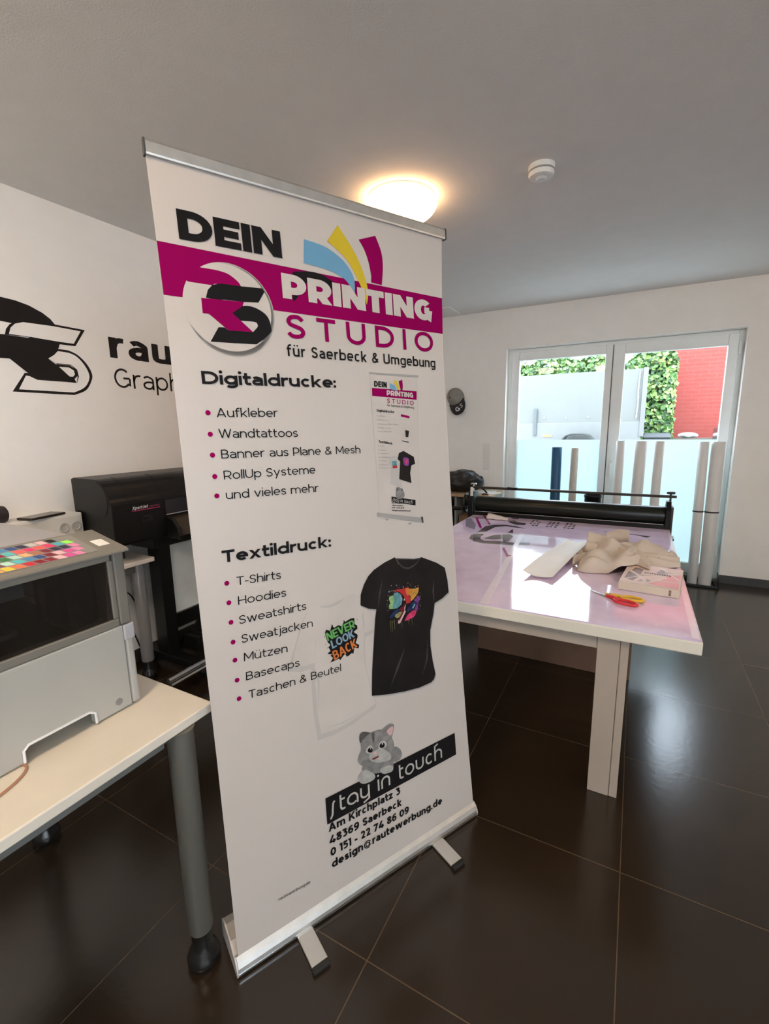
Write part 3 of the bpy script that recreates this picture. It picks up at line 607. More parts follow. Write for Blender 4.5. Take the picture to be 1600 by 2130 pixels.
# ------------------------------------------------------------------ cable duct on the left wall with what lies on it
t = thing('cable_duct', 'white cable duct with round sockets along the left wall', 'cable duct', (XL, .4, .90))
part('duct_body', B(XL + .001, -1.2, .82, XL + .15, 1.30, .998), WHITEP, t, bevel=.004)
part('duct_cover', B(XL + .15, -1.19, .835, XL + .153, 1.29, .985), mat('duct_cover_white', (.74, .73, .70), .4), t)
for y in (1.262, 1.205, .95):
    part('socket', MB().lathe([(.024, 0), (.024, .005), (.020, .007), (.018, .002), (.002, .002)], (XL + .153, y, .935), 32, (1, 0, 0)), mat('socket_grey', (.55, .55, .53), .35), t, smooth=True)
o = build('tablet', MB().obox((-2.515, 1.135, 1.0055), (.045, .012, 0), (-.022, .085, 0), (0, 0, .0055)), mat('dark_glass_slab', (.03, .022, .018), .2, var=.2), bevel=.004, loc=(-2.515, 1.135, .9995))
setp(o, 'flat dark tablet lying on the white cable duct', 'tablet')
t = thing('speaker', 'dark round speaker lying on the cable duct at the left edge', 'speaker', (-2.54, .93, 1.0))
part('speaker_body', MB().lathe([(.030, -.11), (.036, -.105), (.038, -.08), (.038, .06), (.036, .068), (.028, .07)], (-2.54, .93, 1.037), 36, (0, 1, 0)), mat('plum_black_fabric', (.030, .022, .028), .6, bump=.3, bscale=300), t, smooth=True)
part('speaker_cap', MB().lathe([(.028, .066), (.028, .073), (.022, .076), (.002, .0765)], (-2.54, .93, 1.037), 32, (0, 1, 0)), BLACKP, t, smooth=True)

# ------------------------------------------------------------------ back wall: cap on a hook, switches
t = thing('cap', 'grey baseball cap with black visor hung on the back wall', 'cap', (-1.727, YB, 1.70))
ca = R(22); uu = Vector((math.cos(ca), 0, math.sin(ca))); vv = Vector((-math.sin(ca), 0, math.cos(ca))); cc = Vector((-1.727, YB - .006, 1.700))
def crown(a, b):
    th = a * 2 * math.pi; ph = b * math.pi / 2
    r = math.sin(ph); d = math.cos(ph)
    return cc + uu * (.088 * r * math.cos(th)) + vv * (.102 * r * math.sin(th)) + Vector((0, -.125 * d, 0))
part('crown', MB().grid(crown, 36, 12), mat('grey_felt', (.25, .235, .215), .9, bump=.3, bscale=200), t, smooth=True, angle=0, solid=.003)
def visor(a, b):
    x = (a - .5) * 2; w = .086 * x; yv = -.055 - (.150 * math.sqrt(max(0, 1 - (abs(x) * .93) ** 2.6))) * b - .03 * (1 - abs(x)) * (1 - b) + .012
    return cc + uu * w + vv * yv + Vector((0, -.075 + .045 * x * x - .02 * b, 0))
vis = part('visor', MB().grid(visor, 24, 8), mat('black_felt', (.014, .013, .013), .8), t, smooth=True, angle=0, solid=.004, label='black visor with white lettering')
m = MB()
for p in lettering('G', (-.020, -.158), (.030, -.158), .046, .010): m.flat(p, lambda a, b: cc + uu * a + vv * b + Vector((0, -.1065, 0)))
for p in lettering('S', (.036, -.140), (.064, -.134), .040, .006, slant=.25): m.flat(p, lambda a, b: cc + uu * a + vv * b + Vector((0, -.097, 0)))
part('visor_lettering', m, mat('white_thread', (.75, .75, .73), .7), vis, recalc=False)
part('top_button', MB().lathe([(.007, 0), (.007, .003), (.003, .006), (.001, .006)], cc + uu * -.028 + vv * .008 + Vector((0, -.1185, 0)), 16, (0, -1, 0)), TEXB, t, smooth=True)
part('wall_hook', MB().tube([(-1.727, YB - .001, 1.72), (-1.727, YB - .03, 1.72), (-1.727, YB - .035, 1.735)], .004, 8), STEEL, t, smooth=True)

t = thing('light_switch', 'white column of four wall switches left of the patio door', 'light switch', (-1.383, YB, 1.08))
part('switch_frame', B(-1.422, YB - .009, .943, -1.345, YB, 1.220), WHITEP, t, bevel=.003)
for k in range(4):
    z = .980 + k * .0675
    part('rocker', B(-1.411, YB - .0125, z - .028, -1.356, YB - .0085, z + .028), WHITEP, t, bevel=.002)

# ------------------------------------------------------------------ the roll-up banner
BX, BY, BPHI, BK = -.8144, .6599, 1.1021, .0884
ban = thing('rollup_banner', 'tall printed roll-up advertising banner on an aluminium foot', 'banner', (BX, BY, 0), BPHI)
# local frame: x along the sheet, y away from the viewer, z up; the sheet leans back by BK
def S_(u, v, e=0.0): return (u, BK * v - e, v)
BW, BT = .85, 1.990
SHEETW = mat('banner_vinyl', (.52, .475, .445), .45, var=.012, vscale=3, bump=.05, bscale=400)
MAG = mat('print_magenta', (.245, .003, .080), .5, 0, .0, var=.03)
BLUE = mat('print_blue', (.12, .30, .47), .45, var=.03); YEL = mat('print_yellow', (.56, .42, .015), .45, var=.03)
LGREY = mat('print_light_grey', (.44, .42, .405), .5, 0, .15, var=.02); MGREY = mat('print_mid_grey', (.32, .31, .30), .5, 0, .15, var=.03)
SHIRTB = mat('print_shirt_black', (.012, .010, .010), .5, 0, .15, var=.25, vscale=14); COLLAR = mat('print_collar_grey', (.055, .05, .05), .5, 0, .15)
GREEN = mat('print_green', (.12, .36, .10), .5, 0, .15); LBLUE = mat('print_steel_blue', (.20, .31, .40), .5, 0, .15); ORANGE = mat('print_orange', (.55, .16, .04), .5, 0, .15); REDP = mat('print_red', (.42, .03, .03), .5, 0, .15)
TEAL = mat('print_teal', (.10, .26, .29), .5, 0, .15, var=.3, vscale=60); NAVY = mat('print_navy', (.015, .03, .09), .5, 0, .15, var=.4, vscale=60); PURP = mat('print_purple', (.17, .05, .22), .5, 0, .15, var=.4, vscale=60)
PINK = mat('print_pink', (.50, .04, .12), .5, 0, .15, var=.3, vscale=60); DRED = mat('print_dark_red', (.11, .012, .018), .5, 0, .15, var=.4, vscale=60); OLIVE = mat('print_olive', (.26, .25, .10), .5, 0, .15, var=.3, vscale=60); PALE = mat('print_pale', (.55, .36, .36), .5, 0, .15)
AMB = mat('print_amber', (.52, .26, .05), .5, 0, .15, var=.3, vscale=60); LIME = mat('print_lime', (.22, .38, .16), .5, 0, .15, var=.3, vscale=60)
FUR = mat('print_fur', (.20, .195, .19), .6, 0, .15, var=.25, vscale=50); FURD = mat('print_fur_dark', (.085, .08, .08), .6, 0, .15, var=.2, vscale=50); FURL = mat('print_fur_light', (.36, .35, .335), .6, 0, .15, var=.15, vscale=50)
PMATS = [SHEETW, TEXB, MAG, BLUE, YEL, LGREY, MGREY, SHIRTB, COLLAR, GREEN, LBLUE, ORANGE, REDP, TEAL, NAVY, PURP, PINK, DRED, OLIVE, PALE, AMB, LIME, FUR, FURD, FURL]
PI = {m_.name.replace('print_', ''): i for i, m_ in enumerate(PMATS)}
PMATS.append(mat('print_white', (.52, .475, .445), .5, 0, .15)); PI['white'] = len(PMATS) - 1; PI['black'] = 1
pm = MB()
EDGE = [(.862, .030), (.860, .060), (.849, .299), (.842, .50), (.835, .707), (.831, 1.028), (.827, 1.233), (.826, 1.488), (.825, 1.627), (.830, 1.777), (.837, 1.895), (.845, 2.020)]   # the sheet is slightly waisted on this side
pm.prism([(0, .030)] + EDGE + [(-.003, 2.020), (.002, 1.70), (.002, 1.2), (.003, .6)], lambda u, v, k: S_(u, v, .0004 - .0008 * k), 0)
LAY = [0.0007]
def pr(poly, colr, lay): pm.flat(poly, lambda u, v: S_(u, v, .0007 + lay * .00025), PI[colr])
def prt(text, p0, p1, cap, weight, colr='black', lay=6, **kw):
    for i, p in enumerate(lettering(text, p0, p1, cap, weight, **kw)): pr(p, colr, lay + .08 * (i % 14))
def disc(c, r, n=40, ry=None): return [(c[0] + r * math.cos(2 * math.pi * k / n), c[1] + (ry or r) * math.sin(2 * math.pi * k / n)) for k in range(n)]
def smooth_poly(p, n=5): return [(q.x, q.y) for q in cat_rom([(x, y, 0) for x, y in p], n, True)]
# head: DEIN / PRINTING / STUDIO
prt('DEIN', (.048, 1.826), (.293, 1.8285), .064, .0220, contrast=.74, track=.045)
pr([(.0005, 1.813), (.8315, 1.8055), (.8270, 1.695), (.002, 1.700)], 'magenta', 1)
pr(smooth_poly(PRINT['swoosh']), 'black', 2)
def arcpoly(p): return p
pr([(.358, 1.888)] + [(q.x, q.y) for q in cat_rom([(.358, 1.888, 0), (.420, 1.881, 0), (.466, 1.860, 0), (.490, 1.838, 0), (.504, 1.812, 0), (.503, 1.775, 0)], 5)][1:] + [(q.x, q.y) for q in cat_rom([(.498, 1.779, 0), (.474, 1.806, 0), (.426, 1.822, 0), (.352, 1.828, 0)], 5)], 'blue', 4)
pr([(q.x, q.y) for q in cat_rom([(.463, 1.945, 0), (.501, 1.899, 0), (.527, 1.857, 0), (.543, 1.815, 0), (.548, 1.780, 0), (.541, 1.748, 0)], 5)] + [(q.x, q.y) for q in cat_rom([(.536, 1.768, 0), (.517, 1.811, 0), (.482, 1.862, 0), (.427, 1.897, 0)], 5)], 'yellow', 4)
pr([(q.x, q.y) for q in cat_rom([(.586, 1.943, 0), (.603, 1.903, 0), (.606, 1.863, 0), (.598, 1.810, 0)], 5)] + [(.561, 1.812)] + [(q.x, q.y) for q in cat_rom([(.563, 1.830, 0), (.557, 1.865, 0), (.545, 1.897, 0), (.528, 1.921, 0)], 5)], 'magenta', 4)
prt('PRINTING', (.285, 1.7315), (.786, 1.7285), .0615, .0250, 'white', 6, contrast=.70, track=.05)
prt('STUDIO', (.287, 1.6335), (.783, 1.6335), .0600, .0115, 'magenta', 6, track=.40, contrast=.9)
prt('für Saerbeck & Umgebung', (.283, 1.588), (.788, 1.587), .0285, .0048, 'black', 6, q=3.4, track=.15, contrast=.95)
# round emblem
ec, er = (.1455, 1.6895), .1045
for k in range(7): pr(disc((ec[0] + .0045, ec[1] - .0045), er + .0035 - k * .0012, 56), 'mid_grey' if k > 3 else 'light_grey', 2)
pr(disc(ec, er, 64, .1005), 'white', 3)
pr(PRINT['em_notch'][:2] + [(.115, 1.740), (.178, 1.7435)] + [(q.x, q.y) for q in cat_rom([(x, y, 0) for x, y in PRINT['em_notch'][2:9]], 5)] + [(.070, 1.775), (.045, 1.752)], 'magenta', 4)
pr(PRINT['em_S1'], 'black', 5); pr(smooth_poly(PRINT['em_S2'][1:8], 4)[:-4] + PRINT['em_S2'][8:] + PRINT['em_S2'][:1], 'black', 5)
pr(PRINT['em_hole'], 'white', 6); pr(PRINT['em_R'], 'magenta', 7)
# lists
prt('Digitaldrucke:', (.064, 1.509), (.421, 1.512), .0300, .0076, track=.055, contrast=.84)
for s_, a, b, cy in (('Aufkleber', (.089, 1.4325), (.243, 1.433), 1.443), ('Wandtattoos', (.089, 1.3835), (.294, 1.381), 1.393), ('Banner aus Plane & Mesh', (.090, 1.3345), (.484, 1.330), 1.344), ('RollUp Systeme', (.091, 1.284), (.336, 1.282), 1.293), ('und vieles mehr', (.091, 1.236), (.341, 1.232), 1.2465)):
    prt(s_, a, b, .0215, .0029, track=.085); pr(disc((.070, cy), .0060, 24), 'magenta', 6)
prt('Textildruck:', (.066, 1.083), (.366, 1.0755), .0300, .0076, track=.055, contrast=.84)
SHIRTW = mat('print_shirt_white', (.465, .425, .40), .5, 0, .15, var=.04, vscale=6); PMATS.append(SHIRTW); PI['shirt_white'] = len(PMATS) - 1
SHW = [(.306, .917), (.330, .9155), (.360, .915), (.385, .919), (.398, .926), (.430, .922), (.459, .909), (.482, .86), (.493, .804), (.470, .798), (.456, .799), (.450, .75), (.450, .696), (.462, .63), (.479, .568), (.40, .548), (.335, .540), (.282, .545), (.276, .62), (.277, .70), (.281, .757), (.250, .757), (.217, .770), (.228, .81), (.244, .847), (.258, .882), (.274, .905)]
for k in range(3):
    pr([(x - .007 + .0022 * k, y - .011 + .0035 * k) for x, y in SHW], 'shirt_white' if k < 2 else 'light_grey', 1 + k)
pr(SHW, 'shirt_white', 4); pr([(x + .005, y + .004) if x < .4 else (x - .004, y + .004) for x, y in SHW], 'white', 4.5)
pr(smooth_poly([(.312, .9145), (.35, .9125), (.393, .920), (.375, .908), (.345, .904)], 3), 'light_grey', 5)
for q in ([(.284, .757), (.292, .80), (.300, .835), (.290, .80)], [(.283, .757), (.290, .70), (.284, .62), (.296, .70)], [(.452, .80), (.447, .85), (.455, .87), (.456, .83)], [(.300, .56), (.36, .553), (.44, .562), (.37, .558)]): pr(q, 'light_grey', 5)
for s_, a, b, cy in (('T-Shirts', (.095, 1.021), (.211, 1.015), 1.031), ('Hoodies', (.0935, .9715), (.221, .965), .982), ('Sweatshirts', (.091, .922), (.275, .916), .932), ('Sweatjacken', (.092, .8725), (.289, .864), .881), ('Mützen', (.093, .8245), (.210, .8145), .834), ('Basecaps', (.0935, .7735), (.241, .7655), .7815), ('Taschen & Beutel', (.0955, .7235), (.365, .711), .7325)):
    prt(s_, a, b, .0215, .0029, lay=8, track=.085); pr(disc((.0715, cy), .0060, 24), 'magenta', 6)
# dark printed T-shirt with the colour splash
SHB = [(.581, 1.008), (.592, .985), (.61, .968), (.632, .962), (.655, .968), (.672, .982), (.683, .991), (.715, .976), (.748, .960), (.781, .938), (.790, .895), (.793, .851), (.762, .836), (.729, .828), (.722, .795), (.704, .742), (.701, .69), (.707, .635), (.716, .588), (.708, .572), (.695, .565), (.645, .564), (.583, .572), (.52, .585), (.462, .601), (.470, .68), (.484, .77), (.494, .835), (.5, .862), (.472, .871), (.446, .887), (.449, .918), (.463, .946), (.48, .968), (.501, .983), (.54, .998)]
for k in range(3): pr([(x + .002 * (2 - k), y - .004 * (2 - k)) for x, y in SHB], 'light_grey' if k < 1 else 'mid_grey', 5 + k)
pr(SHB, 'shirt_black', 8)
pr([(.583, 1.004), (.62, .997), (.655, .990), (.681, .989), (.668, .975), (.65, .965), (.63, .961), (.61, .967), (.594, .982)], 'collar_grey', 9)
pr([(.590, .999), (.62, .993), (.655, .987), (.676, .986), (.664, .977), (.648, .970), (.63, .967), (.612, .972), (.598, .985)], 'shirt_black', 10)
for q in ([(.505, .86), (.520, .91), (.530, .95), (.514, .91)], [(.727, .83), (.722, .87), (.731, .91), (.729, .87)], [(.53, .60), (.56, .66), (.60, .72), (.57, .66)], [(.66, .60), (.68, .65), (.69, .72), (.687, .65)]): pr(q, 'collar_grey', 9)
SPN = PRINT['sp']
for lay, (k_, c_) in enumerate((('olive', 'olive'), ('purple', 'purple'), ('orange', 'amber'), ('green', 'lime'), ('pink', 'pink'), ('redt', 'red'), ('teal', 'teal'), ('dred', 'dark_red'), ('navy2', 'navy'), ('navy', 'navy'), ('pale', 'pale'))):
    pr(SPN[k_], c_, 10 + lay)
pr([(.612, .905), (.625, .902), (.630, .889), (.618, .878), (.611, .89)], 'orange', 21); pr([(.632, .836), (.643, .847), (.647, .844), (.636, .832)], 'steel_blue', 21)
pr([(.586, .889), (.597, .875), (.592, .857), (.575, .85), (.590, .862)], 'steel_blue', 21); pr([(.600, .868), (.606, .875), (.606, .866)], 'white', 21)
rnd = random.Random(5)
for c_, r_ in PRINT['dots']: pr(disc(c_, r_, 14), 'teal' if r_ > .002 else 'amber', 12)
for k in range(46):
    a = rnd.uniform(0, 6.28); rr = rnd.uniform(.056, .072)
    pr(disc((.606 + rr * math.cos(a), .853 + rr * .95 * math.sin(a)), rnd.uniform(.0006, .0016), 8), rnd.choice(['amber', 'pink', 'teal', 'lime', 'purple']), 12)
for x in (.547, .553, .562, .59, .617, .63): pr([(x, .815), (x + .0012, .815), (x + .0008, .785 - rnd.uniform(0, .012)), (x + .0003, .785)], 'olive', 11)
# graffiti on the pale shirt
pr(PRINT['blob'], 'black', 6)
for w_, c_, c2 in (('NEVER', 'green', None), ('LOOK', 'steel_blue', None), ('BACK', 'orange', None)):
    p0_, p1_, top_ = PRINT[w_]
    prt(w_, p0_, p1_, math.hypot(top_[0] - p0_[0], top_[1] - p0_[1]) * .92, .0052, c_, 8, track=.05)
prt('BACK', (PRINT['BACK'][0][0], PRINT['BACK'][0][1]), PRINT['BACK'][1], .012, .0040, 'red', 9, track=.05) if False else None
for q in ((.4285, .811), (.432, .789)): pr([(q[0] - .004, q[1] - .004), (q[0] + .002, q[1] - .005), (q[0] + .004, q[1] + .004), (q[0] - .002, q[1] + .006)], 'white', 9)
for q in ((.324, .803), (.327, .791), (.322, .826), (.431, .848)): pr(disc(q, .0013, 8), 'black', 6)
# stay in touch
pr([(.282, .354), (.787, .349), (.789, .268), (.281, .273)], 'black', 6)
prt('stay in touch', (.290, .294), (.724, .286), .050, .0062, 'light_grey', 8, tech=True, track=.12, contrast=.95)
CT = PRINT['cat']
for k_, c_, l_ in (('tail', 'fur', 7), ('body', 'fur', 9), ('pawl', 'fur_light', 10), ('pawr', 'fur_light', 10), ('earl', 'fur_dark', 10), ('earr', 'fur', 10), ('head', 'fur', 11), ('earin', 'pale', 12), ('face', 'fur_light', 12), ('stripe', 'fur_dark', 12), ('eyel', 'light_grey', 13), ('eyer', 'light_grey', 13), ('pupl', 'black', 14), ('pupr', 'black', 14), ('gl', 'white', 15), ('gr', 'white', 15), ('nose', 'pale', 14), ('mouth', 'dark_red', 14)):
    pr(smooth_poly(CT[k_], 4), c_, l_)
for s_, a, b in (('Am Kirchplatz 3', (.283, .2475), (.542, .2405)), ('48369 Saerbeck', (.283, .2085), (.545, .1995)), ('0 151 - 22 74 86 09', (.283, .1705), (.571, .1595)), ('design@rautewerbung.de', (.284, .133), (.713, .121))):
    prt(s_, a, b, .0245, .0060, track=.075)
prt('rautewerbung.de', (.119, .134), (.214, .1285), .0085, .0011, track=.13)
# small picture of the banner itself
MN = PRINT['mini']
pr([(.533, 1.556), (.711, 1.551), (.690, 1.112), (.535, 1.140)], 'light_grey', 1)
pr([(.535, 1.555), (.709, 1.551), (.6885, 1.112), (.537, 1.140)], 'white', 2)
pr(MN['rail'], 'mid_grey', 4); pr(MN['band'], 'magenta', 4); pr(MN['b1'], 'blue', 6); pr(MN['b2'], 'yellow', 6); pr(MN['b3'], 'magenta', 6)
prt('DEIN', MN['dein'][0], MN['dein'][1], .0165, .0046, lay=6, track=.09, contrast=.8); prt('PRINTING', MN['pr'][0], MN['pr'][1], .0150, .0046, 'white', 6, track=.06, contrast=.8)
prt('STUDIO', MN['st'][0], MN['st'][1], .0130, .0022, 'magenta', 6, track=.4); prt('für Saerbeck & Umgebung', MN['fu'][0], MN['fu'][1], .0065, .0009, lay=6, q=3.4)
prt('Digitaldrucke:', MN['di'][0], MN['di'][1], .0075, .0017, lay=6, track=.09); prt('Textildruck:', MN['te'][0], MN['te'][1], .0075, .0017, lay=6, track=.09)
for (x, y), s_, l_ in list(zip(MN['rows'], ('Aufkleber', 'Wandtattoos', 'Banner aus Plane & Mesh', 'RollUp Systeme', 'und vieles mehr'), (.025, .036, .070, .042, .044))) + list(zip(MN['rows2'], ('T-Shirts', 'Hoodies', 'Sweatshirts', 'Sweatjacken', 'Mützen', 'Basecaps', 'Taschen & Beutel'), (.018, .021, .031, .034, .02, .026, .046))):
    pr(disc((x, y + .001), .0010, 8), 'magenta', 6); prt(s_, (x + .005, y - .001), (x + .005 + l_, y - .003), .0042, .00065, 'mid_grey', 6)
pr([(x - .035, y - .012) for x, y in MN['shirt']], 'light_grey', 5); pr(MN['shirt'], 'shirt_black', 7); pr(smooth_poly(MN['sp'], 4), 'purple', 9); pr([(.640, 1.303), (.652, 1.303), (.650, 1.290), (.641, 1.291)], 'pink', 10)
pr(MN['nv'], 'teal', 7); pr([(.594, 1.287), (.611, 1.287), (.611, 1.279), (.595, 1.279)], 'red', 8)
pr(MN['bar'], 'black', 6); prt('stay in touch', MN['stx'][0], MN['stx'][1], .010, .0014, 'light_grey', 8, tech=True)
pr(smooth_poly(MN['ca'], 4), 'fur', 9); pr([(.604, 1.222), (.611, 1.213), (.603, 1.208)], 'fur_dark', 10); pr([(.627, 1.216), (.624, 1.206), (.618, 1.212)], 'fur_dark', 10)
for (x, y), s_, l_ in zip(MN['ad'], ('Am Kirchplatz 3', '48369 Saerbeck', '0 151 - 22 74 86 09', 'design@rautewerbung.de'), (.042, .042, .046, .071)): prt(s_, (x, y), (x + l_, y - l_ * .14), .0045, .0011, lay=6)
pr(MN['base'], 'mid_grey', 6); pr(MN['f1'], 'mid_grey', 6); pr(MN['f2'], 'mid_grey', 6); pr([(.692, 1.120), (.701, 1.118), (.702, 1.098), (.696, 1.100)], 'collar_grey', 7)
pr(MN['tiny'], 'magenta', 6); pr(MN['sh2'], 'shirt_black', 6); pr(MN['bl2'], 'black', 6)
part('printed_sheet', pm, PMATS, ban, local=True, recalc=False, label='white sheet printed with shop name, shirts and address')
# top rail
ENDC = mat('light_end_cap', (.55, .53, .51), .45)
m = MB(); zt = BT - .004
for x0, x1, e in ((-.002, BW + .002, 0),):
    a, b = S_(x0, zt), S_(x1, zt)
    prof = [(-.0075, 0), (-.0085, .004), (-.0085, .026), (-.006, .031), (.004, .031), (.0065, .027), (.0065, .004), (.005, 0)]
    m.rings([[(x, BK * zt + p + BK * q, zt + q) for p, q in prof] for x in (x0, x1)])
rail = part('top_rail', m, ALU, ban, local=True)
for x in (-.006, BW + .002):
    m = MB(); m.rings([[(xx, BK * zt + p * 1.18 + BK * q, zt - .002 + q * 1.10) for p, q in prof] for xx in (x, x + .004)])
    part('rail_cap', m, mat('dark_grey_plastic', (.05, .05, .05), .5), rail, local=True)
# support pole behind the sheet
part('support_pole', MB().cyl((BW / 2, .075, .05), (BW / 2, BK * BT + .012, BT + .01), .008, n=14), ALU, ban, local=True, smooth=True)
# base housing: rounded aluminium profile
pf = [(-.008, .001), (-.014, .005), (-.0155, .014), (-.013, .026), (-.006, .038), (.000, .044), (.0035, .0475), (.008, .048), (.011, .045), (.040, .062), (.085, .068), (.112, .062), (.119, .045), (.120, .010), (.114, .001)]
bx0, bx1 = -.006, BW + .012
base = part('base_housing', MB().rings([[(x, p, q + .002) for p, q in pf] for x in (bx0, bx1)]), ALU, ban, local=True, bevel=.0015)
m = MB()
m.rings([[(x, p, q + .002) for p, q in ((-.0150, .010), (-.0160, .013), (-.0152, .016), (-.014, .013))] for x in (bx0, bx1)])
part('trim_strip', m, STEEL, base, local=True)
for x in (bx0 - .004, bx1):
    part('end_cap', MB().rings([[(xx, p * 1.01, q * 1.01 + .0015) for p, q in pf] for xx in (x, x + .004)]), ENDC, base, local=True)
for x in (.179, .672):
    ft = part('foot', B(x - .022, -.110, .0035, x + .024, .09, .0115), mat('satin_aluminium', (.66, .65, .63), .4, metal=.6), ban, local=True, bevel=.002)
    part('foot_tip', B(x - .024, -.124, .0005, x + .024, -.107, .013), RUBBER, ft, local=True, bevel=.003, label='black rubber end')
# ------------------------------------------------------------------ front desk with the desktop printer
FOOTB = mat('black_foot', (.010, .010, .010), .25, var=.1)
def desk_leg(t, x, y, top, r=.031, paint=SILVER):
    lg = part('leg', MB().lathe([(.004, .105), (r - .002, .105), (r, .110), (r, top - .002), (r + .003, top)], (x, y, 0), 32), paint, t, smooth=True)
    part('leg_foot', MB().lathe([(.004, .0005), (.036, .0005), (.041, .008), (.042, .020), (.038, .034), (.029, .048), (.0255, .060), (.0255, .106), (.004, .107)], (x, y, 0), 32), FOOTB, lg, smooth=True, label='black screw-in foot')
t = thing('desk', 'white desk with silver legs in the left foreground', 'desk', (-1.33, .0, 0))
part('desk_top', B(-1.78, -1.05, .695, -.905, .725, .720), CREAM, t, bevel=.003)
m = B(-1.70, .60, .640, -.97, .655, .6945); m.box(-1.70, -.98, .640, -.97, -.925, .6945); m.box(-.985, -.93, .65, -.945, .61, .6945); m.box(-1.72, -.93, .65, -1.68, .61, .6945)
part('under_frame', m, mat('grey_steel_tube', (.20, .21, .21), .4, metal=.4), t, bevel=.003)
for x, y in ((-.925, .640), (-1.72, .640), (-.955, -.95), (-1.72, -.95)): desk_leg(t, x, y, .6945)

GREYP = mat('warm_grey_plastic', (.175, .165, .145), .45, var=.03)
LIDG = mat('lilac_grey_plastic', (.30, .30, .335), .45, var=.03)
PBODY = mat('pale_grey_plastic_body', (.40, .395, .37), .42, var=.02)
t = thing('desktop_printer', 'grey and white desktop flatbed printer with dark front window', 'printer', (-1.40, .29, .72))
PF, PR_, PL, PB = -1.075, .645, -.10, -1.74
def xf(x): return lambda y, z, k: (x - .022 * k, y, z)
m = MB()
m.prism([(PL, .724), (.385, .724), (.385, .752), (.395, .759), (.520, .759), (.532, .752), (.532, .724), (.622, .724), (.622, .936), (PL, .936)], xf(PF))
m.box(PB, PL, .724, PF - .022, PL + .02, .936); m.box(PB, PL + .02, .724, PB + .02, PR_ - .02, .936); m.box(PB + .02, PL + .02, .724, PF - .12, PR_ - .03, .736)
lower = part('lower_housing', m, PBODY, t, bevel=.003)
part('side_cover', B(PB, .6245, .724, PF + .001, PR_, .930), PBODY, t, bevel=.006)
m = MB().tube([(PF + .001, .385, .726), (PF + .001, .386, .752), (PF + .001, .396, .7605), (PF + .001, .520, .7605), (PF + .001, .532, .752), (PF + .001, .533, .726)], .003, 8)
part('grip_rim', m, mat('light_grey_rim', (.70, .70, .72), .4), lower, smooth=True)
part('round_plug', MB().lathe([(.0085, 0), (.0085, .0015), (.002, .002)], (PF, .590, .748), 24, (1, 0, 0)), mat('grey_plug', (.22, .22, .22), .5), lower, smooth=True)
part('latch', B(PF - .03, .6225, .895, PF + .003, PR_ + .004, .935), mat('latch_grey', (.42, .42, .45), .4), t, bevel=.003)
m = MB()   # upper housing: frame round the window, hollow behind it
m.box(PF - .03, PL, .937, PF, .617, .957); m.box(PF - .03, PL, 1.102, PF, .612, 1.122); m.box(PF - .03, .604, .957, PF, .617, 1.102); m.box(PF - .03, PL, .957, PF, PL + .03, 1.102)
m.box(PB, PL, .937, PB + .015, PR_ - .01, 1.118); m.box(PB + .015, PL, .937, PF - .03, PL + .012, 1.118)
part('upper_housing', m, GREYP, t, bevel=.003)
part('side_panel', B(PB, .618, .937, PF + .0005, PR_, 1.118), GREYP, t, bevel=.004)
# sloping front strip of the lid and the flat rear lid
SX0, SZ0, SX1, SZ1 = -1.060, 1.124, -1.205, 1.158
m = MB(); m.rings([[(SX0, y, SZ0), (SX0 - .005, y, SZ0 + .004), (SX1, y, SZ1), (SX1 - .02, y, SZ1 - .004), (SX1 - .03, y, 1.123), (SX0, y, 1.119)] for y in (PL - .004, PR_ + .006)])
part('lid_front', m, GREYP, t, bevel=.0015)
part('rear_lid', B(PB - .002, PL - .002, 1.1195, SX1 - .033, PR_ + .002, 1.137), LIDG, t, bevel=.004)
m = B(PF - .06, PR_ + .001, 1.094, PF - .015, PR_ + .014, 1.1175); part('lid_hinge', m, BLACKP, t, bevel=.002)
DARKI = mat('printer_inside', (.045, .043, .043), .5, var=.2)
m = B(PB + .02, PL + .03, .940, PF - .035, .585, .946); m.box(-1.55, PL + .03, .946, -1.545, .585, 1.10); part('inner_tray', m, DARKI, t)
m = B(PF - .14, .530, .947, PF - .05, .598, 1.095); m.box(PF - .16, .515, .96, PF - .13, .530, 1.09); part('carriage_tower', m, BLACKP, t, bevel=.004)
part('gantry_beam', MB().obox((-1.26, .24, 1.045), (.02, 0, 0), (0, .26, 0), (0, 0, .022)), mat('gantry_grey', (.34, .35, .36), .4), t, bevel=.003)
part('print_bed', B(-1.42, -.02, .950, -1.20, .46, .962), mat('bed_grey', (.10, .10, .105), .35), t, bevel=.002)
part('front_window', B(PF - .006, PL + .028, .955, PF - .003, .606, 1.104), mat_glass('smoked_glass', (.55, .55, .56), .22), t, label='smoked glass pane')
# colour chart and label on the lid
def onlid(y, s_, e=0.0): return (SX0 - .006 + (SX1 - SX0 + .006) * s_ - .23 * 0, y, SZ0 + .0042 + (SZ1 - SZ0 - .004) * s_ + e)
CH = [srgb(c) for c in ((232, 110, 70), (200, 40, 60), (210, 50, 90), (60, 130, 180), (40, 70, 130), (35, 35, 70), (190, 190, 190), (25, 25, 30), (240, 110, 60), (60, 100, 95), (30, 25, 30), (230, 240, 80), (255, 90, 90), (230, 40, 100), (80, 170, 190), (150, 255, 90), (110, 120, 115), (40, 120, 70), (170, 210, 200), (230, 170, 120), (170, 110, 80), (120, 30, 50), (240, 180, 190), (210, 70, 150), (230, 130, 180), (40, 30, 60), (110, 60, 80), (245, 170, 90), (240, 190, 60), (190, 30, 50), (130, 20, 45), (80, 180, 190), (250, 225, 225))]
cm = [mat('chart_paper', (.24, .235, .22), .5)] + [mat('swatch_ink_%d' % i, c, .4, var=.02) for i, c in enumerate(CH)]
m = MB(); cy0, cy1 = -.05, .588
